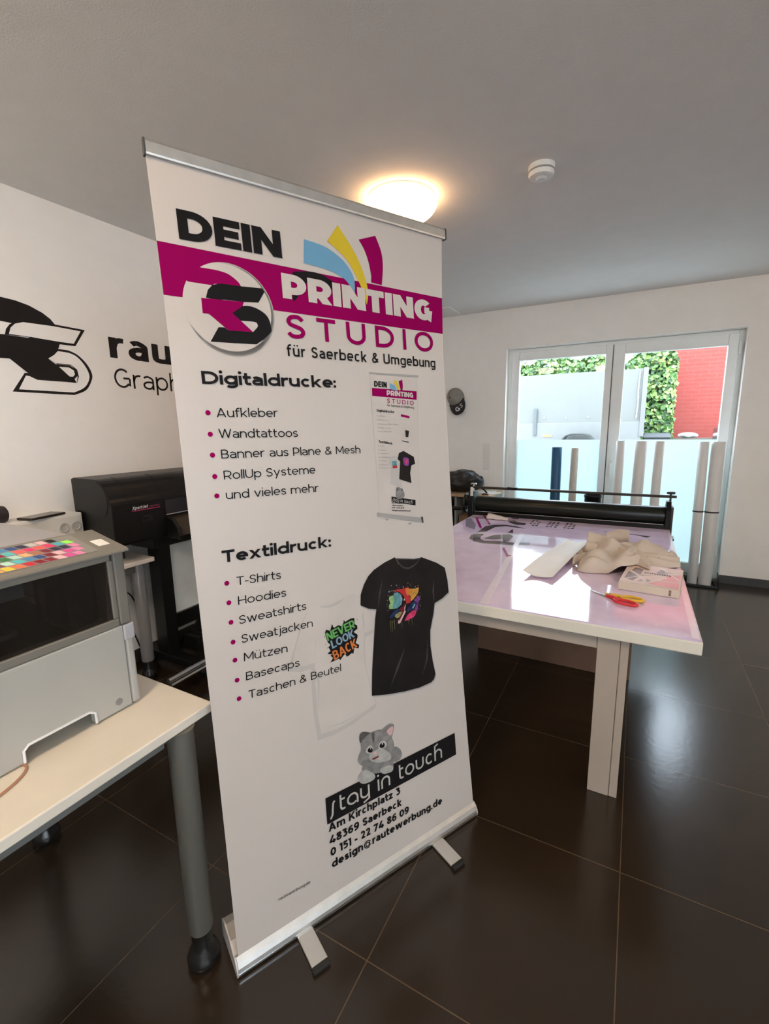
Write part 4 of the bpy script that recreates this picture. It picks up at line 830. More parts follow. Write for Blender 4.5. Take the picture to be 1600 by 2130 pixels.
m.rings([[onlid(y, .10, e) for e in (.0003, .0010)] + [onlid(y, .93, e) for e in (.0010, .0003)] for y in (cy0, cy1 + .004)])
seq = [[2, 1, 2, 3, 4, 5, 6, 22, 7], [11, 30, 31, 12, 13, 12, 13, 14, 15], [16, 9, 17, 18, 19, 20, 21, 25, 5, 24], [26, 18, 31, 3, 4, 21, 22, 23, 24], [27, 28, 0, 29, 30, 30, 22, 23, 24]]
for r_ in range(5):
    s0 = .91 - r_ * .165; row = seq[r_]
    for k in range(30):
        y_ = cy1 - .012 - r_ * .004 - k * .0195 - (.028 if r_ == 0 else 0) + (.006 if r_ in (2, 3) else 0)
        if y_ - .016 < cy0: break
        c_ = row[::-1][k] if k < len(row) else (k * 7 + r_ * 5) % len(CH)
        m.face([onlid(y_ + .004 * 0, s0, .0013), onlid(y_ - .0165, s0, .0013), onlid(y_ - .0165 + .006, s0 - .135, .0013), onlid(y_ + .006, s0 - .135, .0013)], 1 + c_)
o = build('colour_chart', m, cm, recalc=False, loc=(-1.13, .3, 1.14)); setp(o, 'printed chart of small colour swatches lying on the desktop printer', 'colour chart')
m = MB(); m.face([onlid(.632, .52, .0012), onlid(.606, .52, .0012), onlid(.606, .26, .0012), onlid(.632, .26, .0012)]); m.rings([[onlid(y, .26, e) for e in (.0002, .0010)] + [onlid(y, .52, e) for e in (.0010, .0002)] for y in (.606, .632)])
o = build('sticker', m, WHITEP, loc=(-1.1, .62, 1.135)); setp(o, 'small blank white sticker on the printer lid right of the colour chart', 'sticker')
# copper coloured ring on the desk
pts = [(-1.058 + .036 * math.cos(a) * 1.15 - .012 * math.sin(a), .300 + .083 * math.sin(a), .7232) for a in [2 * math.pi * k / 48 for k in range(48)]]
o = build('rubber_band', MB().tube(pts, .0026, 8, closed=True), mat('copper_rubber', (.40, .20, .12), .5), smooth=True, loc=(-1.058, .3, .7206)); setp(o, 'thin copper-coloured rubber band on the white desk', 'rubber band')

# ------------------------------------------------------------------ small desk against the left wall
t = thing('side_desk', 'narrow white desk end with grey legs below the cable duct', 'desk', (-2.46, .6, 0))
part('desk_top', B(-2.560, -.6, .697, -2.29, 1.545, .722), WHITEL, t, bevel=.004)
for x, y in ((-2.385, 1.500), (-2.515, 1.10), (-2.385, -.50), (-2.515, -.50)): desk_leg(t, x, y, .6965, .033, mat('silver_leg_paint', (.42, .42, .43), .34, metal=.5))
part('cross_rail', B(-2.42, -.5, .64, -2.36, 1.47, .6965), mat('grey_steel_tube', (.20, .21, .21), .4, metal=.4), t, bevel=.003)
def cable(pts, label):
    o = build('power_cable', MB().tube(cat_rom(pts, 8), .004, 8), BLACKP, smooth=True, loc=pts[-1]); setp(o, label, 'cable', 'cables behind the side desk')
cable([(-2.60, 1.30, .80), (-2.59, 1.28, .60), (-2.59, 1.34, .46), (-2.59, 1.46, .36), (-2.60, 1.55, .24), (-2.605, 1.62, .0045)], 'black cable hanging behind the side desk and swinging right to the wall')
cable([(-2.60, 1.20, .80), (-2.60, 1.27, .52), (-2.60, 1.42, .47), (-2.605, 1.58, .43), (-2.61, 1.68, .0045)], 'black cable hanging behind the side desk, the one looping level above the other')

# ------------------------------------------------------------------ black large format printer
t = thing('large_format_printer', 'black large format printer on a wheeled stand behind the banner', 'printer', (-2.40, 2.2, 0))
fx, bxk, ya, yb = -2.235, -2.56, 1.31, 3.30
pf = [(bxk, .83), (bxk, 1.165), (bxk + .02, 1.172), (-2.36, 1.170)] + [(-2.36 + .105 * math.sin(a), 1.06 + .11 * math.cos(a)) for a in [R(12 * k) for k in range(1, 8)]] + [(fx - .012, 1.055), (fx, 1.045), (fx, .845), (fx - .01, .83)]
def ybox(prof, a, b): return MB().rings([[(x, y, z) for x, z in prof] for y in (a, b)])
body = part('printer_body', ybox(pf, ya, yb), BLACKP, t, bevel=.004, label='black housing with rounded top edge')
GAP = mat('seam_black', (.003, .003, .003), .8)
m = MB()
ofs = [(x + (.0012 if x > -2.36 else 0), z + .0012) for x, z in pf[3:-2]]
for y in (1.400, 1.590):
    m.rings([[(x, yy, z) for x, z in ofs] + [(x - .006, yy, z - .004) for x, z in ofs[::-1]] for yy in (y - .0015, y + .0015)])
m.box(fx - .004, ya, 1.0445, fx + .0012, yb, 1.0475); m.box(fx - .004, 1.40, .882, fx + .0010, 1.59, .884); m.box(fx - .004, 1.398, .845, fx + .0012, 1.402, 1.045)
arc = [(-2.36 + .10 * math.sin(a), 1.06 + .10 * math.cos(a)) for a in [R(15 * k) for k in range(1, 10)]]
m.tube([(x, ya - .0005, z) for x, z in arc], .002, 6)
part('seam', m, GAP, body, recalc=True)
m = B(fx - .002, 1.463, .938, fx + .0025, 1.520, .966); part('latch_recess', m, mat('dark_recess', (.004, .004, .004), .5), t)
part('latch_lever', B(fx, 1.468, .944, fx + .005, 1.498, .962), BLACKP, t, bevel=.002)
m = MB(); on = lambda y, z: (fx + .0012, y, z)
part('brand_stripe', B(fx, 1.412, .9985, fx + .0012, 1.572, 1.0025), mat('magenta_stripe', (.42, .02, .12), .4), body)
for p in lettering('XpertJet', (1.414, 1.0075), (1.500, 1.0075), .0165, .0036, track=.08, slant=.22): m.flat(p, on)
m2 = MB()
part('brand_lettering', m, mat('white_lettering', (.75, .75, .75), .4), body, recalc=False)
part('model_stripe', B(fx, 1.510, 1.0085, fx + .0010, 1.570, 1.0165), mat('dark_magenta', (.12, .012, .04), .4), body)
# window and paper path right of the front panel
m = B(fx - .03, 1.60, .955, fx + .004, yb - .10, 1.035); part('front_window', m, mat('window_black', (.012, .014, .016), .12), t, bevel=.003)
part('window_edge', B(fx - .02, 1.60, .950, fx + .008, yb - .10, .955), STEEL, t)
m = MB(); gp = [(fx - .10, .945), (fx + .0, .945), (fx + .05, .925), (fx + .085, .885), (fx + .10, .84), (fx + .10, .82), (fx - .10, .82)]
m.rings([[(x, y, z) for x, z in gp] for y in (1.60, 1.625)]); part('guide_end', m, BLACKS, t, bevel=.002)
gq = [(fx - .02, .940), (fx + .03, .925), (fx + .065, .885), (fx + .078, .835), (fx + .07, .835), (fx + .058, .880), (fx + .026, .915), (fx - .02, .930)]
part('paper_guide', ybox(gq, 1.626, yb - .12), mat('bronze_black', (.06, .045, .032), .28, metal=.3), t, smooth=True)
part('lower_beam', B(-2.50, 1.55, .76, -2.30, yb - .05, .828), BLACKS, t, bevel=.004)
for i, y in enumerate((1.60, yb - .20)):
    m = B(-2.43, y, .10, -2.33, y + .075, .7595); m.box(-2.575, y, .055, -2.09, y + .07, .10)
    lg = part('stand_leg', m, BLACKS, t, bevel=.004)
    for x in (-2.12, -2.54):
        cs = part('caster', MB().lathe([(.006, -.013), (.026, -.013), (.028, -.009), (.028, .009), (.026, .013), (.006, .013)], (x, y + .035, .0285), 24, (0, 1, 0)), mat('caster_black', (.012, .012, .012), .2), lg, smooth=True)
        part('caster_bracket', B(x - .022, y + .010, .035, x + .022, y + .019, .054).box(x - .022, y + .051, .035, x + .022, y + .060, .054).box(x - .022, y + .010, .050, x + .022, y + .060, .0545), BLACKP, cs)
part('rear_sheet', B(-2.37, 1.676, .325, -2.362, yb - .21, .7595), mat('pale_blue_panel', (.74, .83, .87), .5), t, label='pale blue-white panel between the stand legs')
part('sheet_bar', B(-2.39, 1.676, .235, -2.345, yb - .21, .325), BLACKS, t, bevel=.003)
m = MB().cyl((-2.075, 1.40, .105), (-2.075, yb - .1, .105), .016, n=20); m.cyl((-2.055, 1.40, .085), (-2.055, yb - .1, .085), .010, n=16)
part('takeup_rail', m, STEEL, t, smooth=True)
tu = part('takeup_unit', B(-2.33, 1.70, .10, -2.20, 1.765, .20), BLACKS, t, bevel=.01)
part('takeup_flange', MB().lathe([(.012, -.02), (.062, -.02), (.064, -.015), (.064, -.008), (.040, -.004), (.040, .02), (.012, .02)], (-2.24, 1.79, .225), 36, (0, 1, 0)), mat('caster_black', (.012, .012, .012), .2), tu, smooth=True)
part('takeup_knob', MB().lathe([(.004, -.03), (.020, -.03), (.024, -.02), (.024, .02), (.004, .02)], (-2.215, 1.755, .155), 24, (0, 1, 0)), BLACKP, tu, smooth=True)
part('takeup_core', MB().cyl((-2.24, 1.80, .225), (-2.24, yb - .2, .225), .022, n=20), BLACKP, tu, smooth=True)

# ------------------------------------------------------------------ big work table with the laminating roller
LEGC = mat('shaded_cream_laminate', (.41, .345, .29), .45, var=.03)  # cream laminate with the shade under the table put into its colour
TX0, TX1, TY0, TY1, TZ = -1.105, .238, 1.700, 3.76, .700
t = thing('work_table', 'large cream work table right of the banner with panel legs', 'table', (-.43, 2.7, 0))
part('table_top', B(TX0, TY0, .655, TX1, TY1, TZ), CREAM, t, bevel=.004)
part('apron', B(TX0 + .12, TY0 + .05, .590, -.072, TY0 + .078, .6545), LEGC, t, bevel=.002)
for x, y in ((-.072, TY0 + .045), (TX0 + .12, TY0 + .045), (-.072, TY1 - .20), (TX0 + .12, TY1 - .20)):
    lg = part('leg', B(x, y, .0005, x + .074, y + .10, .6545), LEGC, t, bevel=.002)
    part('leg_side', B(x + .0755, y + .002, .0005, x + .103, y + .10, .6545), LEGC, lg, bevel=.002)
FILM = mat_cutting_film()
TB = {'ringo': [(-.88, 2.723), (-.9, 2.822), (-.882, 2.867), (-.83, 2.882), (-.829, 2.799), (-.811, 2.737), (-.78, 2.709), (-.695, 2.732), (-.6, 2.734), (-.52, 2.78), (-.51, 2.72), (-.60, 2.67), (-.705, 2.654), (-.767, 2.641), (-.826, 2.663)],
      'ringt': [(-.889, 2.903), (-.891, 3.118), (-.851, 3.191), (-.778, 3.224), (-.698, 3.204), (-.62, 3.15), (-.766, 3.174), (-.822, 3.116), (-.834, 3.007), (-.836, 2.956)],
      'eye': [(-.799, 2.769), (-.767, 2.882), (-.738, 2.905), (-.677, 2.942), (-.648, 2.9), (-.642, 2.764), (-.664, 2.721), (-.692, 2.801), (-.738, 2.762)],
      'tail': [(-.796, 3.367), (-.755, 3.398), (-.712, 3.345), (-.655, 3.335), (-.653, 3.268), (-.709, 3.254), (-.762, 3.299)], 'tri': [(-.704, 2.987), (-.697, 3.11), (-.668, 2.984)],
      'blk': [(-.8, 3.49), (-.741, 3.49), (-.736, 3.455), (-.778, 3.45)]}
TM = {'a': [(-1.051, 3.393), (-1.035, 3.4), (-.905, 3.079), (-.896, 3.02), (-.93, 3.089)], 'b': [(-1.035, 3.4), (-.987, 3.4), (-.987, 3.383), (-1.022, 3.367)], 'c': [(-1.02, 3.49), (-1.0, 3.49), (-.876, 3.202), (-.882, 3.177)], 'd': [(-.636, 2.579), (-.628, 2.598), (-.571, 2.456), (-.551, 2.452), (-.568, 2.405)]}
BLKF = mat('film_print_black', (.085, .070, .082), .08, var=.4, vscale=30); MAGF = mat('film_print_magenta', (.34, .02, .20), .08, var=.2); GRYF = mat('film_print_grey', (.30, .26, .36), .08, var=.1); STRF = mat('reflection_and_edge_strip', (.80, .72, .84), .1, var=.05)
ft_ = lambda e: (lambda x, y: (x, y, TZ + .0053 + e))
m = B(TX0 + .005, TY0 + .003, TZ + .0004, TX1 - .004, 3.50, TZ + .0050)
for k_ in TB: m.flat(TB[k_], ft_(0), 1)
for x in (-.63, -.605, -.58, -.51, -.485, -.455, -.395, -.37, -.345):
    for y in (3.27, 3.33, 3.39, 3.43):
        if rnd.random() < .75: m.flat([(x, y), (x + .016, y + .004), (x + .012, y + .030), (x - .004, y + .026)], ft_(0), 1)
m.flat([(-.146, 3.262), (.03, 3.252), (.098, 3.20), (.122, 3.241), (.03, 3.264), (-.143, 3.270)], ft_(0), 1)
for k_ in TM: m.flat(TM[k_], ft_(.0002), 2)
m.flat([(-1.095, 3.295), (-1.073, 3.357), (-.967, 3.139), (-.927, 2.985), (-1.014, 3.052)], ft_(.0001), 3); m.flat([(.075, 3.09), (.120, 3.09), (.117, 2.98), (.075, 2.985)], ft_(.0001), 3)
m.flat([(-.505, TY0 + .01), (-.47, TY0 + .012), (-.60, 3.0), (-.625, 3.0)], ft_(.0001), 4); m.flat([(TX1 - .03, TY0 + .02), (TX1 - .008, TY0 + .01), (TX1 - .006, 3.4), (TX1 - .016, 3.4)], ft_(.0001), 4)  # left strip paints the door jamb's reflection; right one edges the film
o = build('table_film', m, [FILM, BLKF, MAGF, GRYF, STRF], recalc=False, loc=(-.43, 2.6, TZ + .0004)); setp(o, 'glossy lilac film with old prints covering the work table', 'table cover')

# laminating roller across the far end of the table
t = thing('roller_laminator', 'black hand laminating roller with crank across the far table end', 'laminator', (-.44, 3.58, TZ))
RY = 3.565
part('bed_bar', B(TX0 + .0, RY - .055, TZ + .0005, TX1 - .03, RY + .09, .733), BLACKS, t, bevel=.004)
part('feed_strip', B(TX0 + .02, RY - .058, .7335, TX1 - .04, RY - .045, .737), STEEL, t)
rl = part('roller', MB().lathe([(.012, -.65), (.060, -.65), (.062, -.645), (.062, .645), (.060, .65), (.012, .65)], (-.445, RY + .01, .785), 48, (1, 0, 0)), mat('roller_rubber', (.006, .008, .006), .30, 0, .35, var=.1), t, smooth=True)
part('roller_axle', MB().cyl((-1.16, RY + .01, .785), (.24, RY + .01, .785), .012, n=16), STEEL, rl, smooth=True)
for x0, x1, zb in ((-1.150, -1.108, .64), (.206, .236, .7008)):
    m = MB(); m.prism([(RY - .06, zb), (RY + .09, zb), (RY + .09, .84), (RY + .05, .885), (RY - .02, .885), (RY - .06, .83)], lambda y, z, k: (x0 if k == 0 else x1, y, z))
    part('end_plate', m, BLACKS, t, bevel=.004)
m = B(.2385, RY - .05, .628, .268, RY + .06, .640); m.box(.2385, RY - .04, .64, .250, RY + .05, .85); m.box(.2362, RY - .04, .72, .2385, RY + .05, .85); part('clamp_bracket', m, mat('dark_bronze', (.06, .05, .04), .4, metal=.4), t, bevel=.002)
part('material_rod', MB().cyl((-1.13, RY, .917), (.262, RY, .917), .0095, n=16), mat('dark_rod', (.05, .045, .04), .35, metal=.6), t, smooth=True)
part('rod_clip', B(-.855, RY - .013, .911, -.775, RY + .013, .930), BLACKP, t, bevel=.003)
for x in (-1.122, .228):
    m = MB().cyl((x, RY, .885), (x, RY, .936), .0065, n=14); m.lathe([(.004, .934), (.022, .935), (.025, .939), (.025, .947), (.020, .951), (.004, .952)], (x, RY, 0), 28)
    part('pressure_screw', m, STEEL if x < 0 else mat('dark_knob', (.06, .06, .06), .35, metal=.5), t, smooth=True)
part('white_bracket', B(-1.128, RY - .068, .855, -1.105, RY - .061, .925), WHITEP, t, bevel=.003)
m = MB(); hw = [(-1.185, RY + .01 + .070 * math.cos(a), .785 + .070 * math.sin(a)) for a in [2 * math.pi * k / 40 for k in range(40)]]
m.tube(hw, .011, 10, closed=True)
for a in (.3, 2.4, 4.5): m.cyl((-1.185, RY + .01, .785), (-1.185, RY + .01 + .068 * math.cos(a), .785 + .068 * math.sin(a)), .007, n=10)
m.lathe([(.004, -.02), (.022, -.02), (.022, .03), (.004, .03)], (-1.185, RY + .01, .785), 20, (1, 0, 0))
wh = part('hand_wheel', m, BLACKS, t, smooth=True)
m = MB().tube([(-1.19, RY - .03, .745), (-1.235, RY - .032, .742), (-1.30, RY - .035, .738), (-1.335, RY - .035, .735)], [.010, .016, .019, .015], 14); part('crank_grip', m, BLACKP, wh, smooth=True)

# ------------------------------------------------------------------ things on the work table
CLOTH = mat('beige_jersey', (.54, .465, .40), .95, bump=.12, bscale=250, var=.06)
t = thing('crumpled_shirt', 'crumpled beige shirt lying in a heap on the work table', 'shirt', (-.02, 2.55, TZ + .005))
zt_ = TZ + .0055
def heap(a, b):
    th = a * 2 * math.pi; r = b
    c, s = math.cos(th), math.sin(th)
    ex = .215 + .02 * math.sin(3 * th + .6) + .015 * math.sin(7 * th); ey = .27 + .03 * math.sin(2 * th + 1) + .012 * math.sin(5 * th + 2)
    x = -.015 + ex * r * c + .03 * r * s; y = 2.575 + ey * r * s + .10 * r * c
    base = (1 - r ** 3.2) ** .75 if r < 1 else 0
    hh = .088 - .10 * (x + .12) + .05 * max(0, -(x + .05))
    f = .020 * math.sin(26 * (x * .55 + (y - 2.5) * .5) + 2.2 * math.sin(9 * (y - 2.5)) + 1.3) + .013 * math.sin(44 * (x - .35 * (y - 2.5)) + 1.5 * math.sin(14 * x)) + .016 * noise.noise(Vector((x * 11, y * 11, 3.1)))
    f += .012 * (1 - abs(math.sin(15 * (x * .3 - (y - 2.5) * .9) + 2 * math.sin(7 * x + 1))))
    rim = .010 * (1 + math.sin(9 * th + 2 * math.sin(2 * th)))
    return (x, y, zt_ + .002 + .040 * min(1, max(0, (x + .075) / .05)) * min(1, max(0, (2.48 - y) / .06)) + max(0, base * (hh + f)) + (rim if .86 < r < .99 else 0))
part('shirt_body', MB().grid(heap, 120, 34), CLOTH, t, smooth=True, angle=0, recalc=False, sub=0)
def flap(a, b):     # the folded over front edge, hanging over the heap towards the box
    x = -.19 + .285 * a; y = 2.60 - .20 * a ** 1.3 - .115 * (b - .5) * 2 * (1 - .35 * a) + .05 * math.sin(3 * a)
    z = zt_ + .104 - .055 * a ** 1.6 - .055 * abs(b - .45) ** 1.6 * 2.2 + .010 * math.sin(7 * a + 4 * b) + .008 * math.sin(16 * b + 3 * a) + .012
    return (x, y, max(z, zt_ + .02 + .022 * min(1, max(0, (x + .075) / .05)) * min(1, max(0, (2.48 - y) / .06))))
part('shirt_front', MB().grid(flap, 48, 20), CLOTH, t, smooth=True, angle=0, solid=.004, recalc=False)
def sleeve(a, b):
    th = a * 2 * math.pi; s = b; r = (.020 + .022 * math.sin(math.pi * min(1, .25 + .55 * s))) * (1 + .07 * math.sin(3 * th + 5 * s))
    return (-.115 + .118 * s, 2.90 + .06 * s * (1 - s) + r * math.cos(th) * 1.2, zt_ + .038 + .022 * s + r * math.sin(th))
part('sleeve', MB().grid(sleeve, 32, 16), CLOTH, t, smooth=True, angle=0, solid=.004, recalc=False)
def tail(a, b):
    x = .03 + .20 * a; y = 2.52 + .10 * a + (b - .5) * (.24 - .10 * a); z = zt_ + .006 + (.052 - .030 * a) * (1 - (2 * b - 1) ** 2) ** .8 + .008 * math.sin(18 * b + 6 * a) * (1 - (2 * b - 1) ** 2) + .004
    return (x, y, z)
part('shirt_tail', MB().grid(tail, 28, 20), CLOTH, t, smooth=True, angle=0, solid=.004, recalc=False)
def cuff(a, b):
    th = a * 2 * math.pi; r = .024 + .006 * math.sin(2 * th) + .004 * math.sin(5 * b * 3)
    return (-.235 + .07 * b, 2.40 + .05 * b + r * math.cos(th), zt_ + .024 + .02 * b + r * .85 * math.sin(th))
part('cuff', MB().grid(cuff, 24, 10), CLOTH, t, smooth=True, angle=0, solid=.004, recalc=False)
m = MB().lathe([(.001, 0), (.006, .001), (.006, .003), (.001, .004)], (.088, 2.435, zt_ + .052), 14, (.3, -1, .3)); m.tube([(.085, 2.44, zt_ + .075), (.092, 2.432, zt_ + .062), (.086, 2.43, zt_ + .045)], .0035, 8)
part('toggle', m, mat('brown_toggle', (.09, .06, .045), .5), t, smooth=True)

def curl(a, b):     # strip of paper, slightly curled along both long edges
    P0, P1 = Vector((-.356, 2.115)), Vector((-.262, 2.90)); ax = (P1 - P0); n_ = Vector((ax.y, -ax.x)).normalized()
    w = .068; q = (b - .5) * 2; p = P0 + ax * a + n_ * (w * q * (1 + .05 * math.sin(4 * a)))
    return (p.x, p.y, zt_ + .003 + .020 * max(0, -q) ** 2 * (1 - .4 * a) + .030 * max(0, q) ** 2.2 * (.35 + .65 * a) + .006 * (1 - a) + .004 * math.sin(5 * a))
o = build('paper_strip', MB().grid(curl, 40, 14), mat('white_paper', (.80, .79, .76), .6, var=.02), smooth=True, angle=0, solid=.0012, recalc=False, loc=(-.31, 2.5, zt_)); setp(o, 'curled white paper strip left of the crumpled shirt', 'paper')
def rag(a, b):
    x = -.955 + .16 * a; y = 3.49 - .075 * a - .13 * b * (1 - .55 * a); z = zt_ + .002 + .028 * math.sin(math.pi * b) ** .7 * (1 - .75 * a) + .006 * noise.noise(Vector((x * 30, y * 30, 0))) + .004
    return (x, y, max(z, zt_ + .002))
o = build('rag', MB().grid(rag, 20, 14), mat('pale_pink_cloth', (.72, .62, .57), .95, bump=.2), smooth=True, angle=0, solid=.003, recalc=False, loc=(-.88, 3.42, zt_)); setp(o, 'small pale rag on the film in front of the roller', 'rag')

# flat printed carton
t = thing('carton', 'flat cream carton with pink printed lid beside the scissors', 'box', (.105, 2.30, TZ + .005))
A0, A1, A2 = Vector((-.024, 2.119)), Vector((.197, 2.096)), Vector((.243, 2.425))
ux_ = (A1 - A0); uy_ = Vector((.035, .312))
def bp(u, v, z): p = A0 + ux_ * u + uy_ * v; return (p.x, p.y, zt_ + z)
CART = mat('cream_card', (.62, .53, .43), .6, var=.03)
m = MB(); m.rings([[bp(0, 0, z), bp(1, 0, z), bp(1, 1, z), bp(0, 1, z)] for z in (.0005, .036)]); part('carton_body', m, CART, t, bevel=.002)
PM2 = [mat('carton_blush', (.66, .50, .44), .4), mat('carton_pink', (.72, .30, .31), .4, var=.12), mat('carton_white', (.76, .70, .66), .4), mat('carton_brown', (.20, .12, .10), .4, var=.5, vscale=60), mat('carton_grey', (.30, .26, .24), .4, var=.4, vscale=60), TEXB]
m = MB(); q_ = lambda z: (lambda u, v: bp(u, v, z))
m.flat([(.01, .01), (.99, .01), (.99, .99), (.01, .99)], q_(.0364), 0)
m.flat([(.48, .08), (.97, .02), (.97, .30), (.60, .24)], q_(.0366), 1); m.flat([(.62, .30), (.97, .34), (.97, .70), (.80, .60)], q_(.0366), 1)
for q in ([(.06, .20), (.22, .12), (.30, .38), (.08, .55)], [(.12, .60), (.30, .45), (.32, .75), (.16, .80)], [(.30, .10), (.40, .16), (.34, .26)], [(.55, .62), (.70, .55), (.80, .75), (.62, .85)], [(.42, .14), (.52, .20), (.45, .30)]): m.flat(q, q_(.0366), 3 if q[0][0] < .2 else 4)
for a, b in (((.02, .10), (.45, .55)), ((.02, .75), (.50, .05)), ((.30, .42), (.95, .72)), ((.45, .08), (.75, .48)), ((.60, .95), (.97, .40))):
    d_ = Vector((b[0] - a[0], b[1] - a[1])).normalized() * .012; m.flat([(a[0] - d_.y, a[1] + d_.x), (a[0] + d_.y, a[1] - d_.x), (b[0] + d_.y, b[1] - d_.x), (b[0] - d_.y, b[1] + d_.x)], q_(.0368), 2)
for k in range(11): m.flat([(.36 + k * .042, .56), (.36 + k * .042 + .026, .56), (.36 + k * .042 + .026, .60), (.36 + k * .042, .60)], q_(.0370), 5)
part('printed_lid', m, PM2, t, recalc=False, label='pink and white printed lid')
m = MB(); m.face([bp(.83, -.002, .006), bp(.87, -.002, .006), bp(.87, -.002, .030), bp(.83, -.002, .030)]); part('carton_mark', m, mat('carton_brown', (.2, .12, .1)), t, recalc=False)

# scissors
t = thing('scissors', 'yellow and red handled scissors in front of the carton', 'scissors', (-.03, 2.0, TZ + .005))
sc0 = Vector((-.055, 2.003)); da = Vector((-.075, .042)).normalized(); dh = Vector((.075, -.010)).normalized()
def ptape(p, w0, w1, z, h, pts): pass
m = MB()
tip = Vector((-.128, 2.044)); n_ = Vector((-da.y, da.x))
for sgn, z in ((1, .004), (-1, .0025)):
    q = [sc0 + n_ * .007 * sgn - da * .005, sc0 - n_ * .002 * sgn - da * .005, tip, sc0 + da * .04 + n_ * .006 * sgn]
    m.prism([(p.x, p.y) for p in q], lambda x, y, k, z=z: (x, y, zt_ + z + .0013 * k))
part('blade', m, STEEL, t)
def loop(cx, cy, ang, la, lb, z): 
    c, s = math.cos(ang), math.sin(ang); return [(cx + c * la * math.cos(a) - s * lb * math.sin(a), cy + s * la * math.cos(a) + c * lb * math.sin(a), zt_ + z) for a in [2 * math.pi * k / 36 for k in range(36)]]
YH = mat('yellow_handle', (.70, .42, .02), .35); RH = mat('red_handle', (.62, .02, .03), .35)
m = MB().tube(loop(.030, 1.995, -.10, .040, .021, .0085), .0058, 10, closed=True); m.tube([(-.066, 2.012, zt_ + .006), (-.040, 2.006, zt_ + .0085), (-.005, 2.004, zt_ + .0085)], [.007, .0085, .006], 10); part('handle', m, YH, t, smooth=True, label='yellow handle')
m = MB().tube(loop(.008, 1.945, -.30, .042, .020, .0075), .0058, 10, closed=True); m.tube([(-.060, 1.996, zt_ + .0060), (-.040, 1.985, zt_ + .0080), (-.020, 1.966, zt_ + .0075)], [.006, .0085, .006], 10); part('handle', m, RH, t, smooth=True, label='red handle')
part('pivot_screw', MB().lathe([(.001, 0), (.005, .0), (.005, .003), (.001, .004)], (-.052, 2.003, zt_ + .014), 16), STEEL, t, smooth=True)

# brown carton under the table
t = thing('cardboard_box', 'brown cardboard box standing under the work table', 'box', (-.35, 2.95, 0))
m = B(-.80, 2.69, .001, .06, 3.20, .36); part('box_body', m, mat('brown_cardboard', (.16, .088, .055), .8, var=.08), t, bevel=.003)
m = B(-.80, 2.688, .361, .06, 2.95, .364); m.box(-.80, 2.952, .361, .06, 3.202, .364); part('box_flap', m, mat('brown_cardboard', (.16, .088, .055), .8), t)

# ------------------------------------------------------------------ counter with shelf left of the patio door
OAK = mat_wood('light_oak', (.46, .33, .20), (.60, .46, .30), (2, 18, 18)); GRYB = mat('grey_board', (.27, .28, .28), .5); 
t = thing('counter', 'low counter with oak top and grey sides left of the patio door', 'cabinet', (-1.75, 4.58, 0))
part('counter_top', B(-2.40, 4.36, .703, -1.192, 4.80, .730), OAK, t, bevel=.002)
for x in (-2.38, -1.58, -1.215): part('side_panel', B(x, 4.39, .0005, x + .02, 4.79, .7025), mat('blue_grey_board', (.34, .38, .40), .5) if x == -1.58 else GRYB, t, bevel=.001)
part('back_panel', B(-2.36, 4.78, .0005, -1.215, 4.79, .7025), GRYB, t)
for a, b in ((-2.36, -1.58), (-1.56, -1.215)): part('shelf', B(a, 4.40, .33, b, 4.78, .35), GRYB, t)
o = build('storage_box', B(-1.545, 4.43, .3505, -1.235, 4.70, .50), mat('brown_cardboard_light', (.30, .20, .12), .8), bevel=.003, loc=(-1.4, 4.56, .35)); setp(o, 'brown storage box on the counter shelf behind the crank', 'box')
o = build('storage_bin', B(-1.95, 4.43, .3505, -1.62, 4.70, .62), BLACKP, bevel=.006, loc=(-1.8, 4.56, .35)); setp(o, 'black storage bin on the counter shelf at the banner edge', 'bin')
t = thing('backpack', 'black crumpled bag lying on the counter', 'bag', (-1.58, 4.55, .73))
def bag(a, b):
    th = a * 2 * math.pi; ph = b * math.pi; r = math.sin(ph)
    x = -1.60 + .29 * r * math.cos(th) ; y = 4.565 + .150 * r * math.sin(th); z = .838 - .106 * math.cos(ph)
    x += .02 * math.sin(3 * ph); sl = max(0, x + 1.45); z = .731 + (z - .731) * (1 - 1.2 * sl)
    f = .026 * noise.noise(Vector((x * 9, y * 9, z * 12))) + .018 * (1 - abs(noise.noise(Vector((x * 16, y * 12, z * 22)))) * 3) * .5 + .012 * math.sin(40 * (z - .3 * x) + 5 * noise.noise(Vector((x * 5, y * 5, z * 5))))
    k = 1 if z > .745 else .2
    return (x + f * .4 * k, y - f * k, max(.7312, z + f * k * .9))
part('bag_body', MB().grid(bag, 56, 30), mat('black_nylon', (.012, .013, .016), .38, bump=.2, bscale=25), t, smooth=True, angle=0, recalc=False)
part('bag_strap', MB().tube(cat_rom([(-1.40, 4.43, .82), (-1.36, 4.41, .79), (-1.33, 4.42, .80), (-1.30, 4.46, .775), (-1.28, 4.50, .738)], 6), .009, 8), BLACKS, t, smooth=True)
for i, (x, y, a, l_) in enumerate(((-1.33, 4.66, .15, 'sheet of white paper on the counter next to the wall'), (-1.27, 4.56, -.2, 'sheet of white paper on the counter nearest the patio door'))):
    m = MB().obox((x, y, .7311 + .0006 * i), (.10 * math.cos(a), .10 * math.sin(a), 0), (-.07 * math.sin(a), .07 * math.cos(a), 0), (0, 0, .0004)); o = build('paper_sheet', m, mat('white_paper', (.8, .79, .76), .6), loc=(x, y, .7305)); setp(o, l_, 'paper')
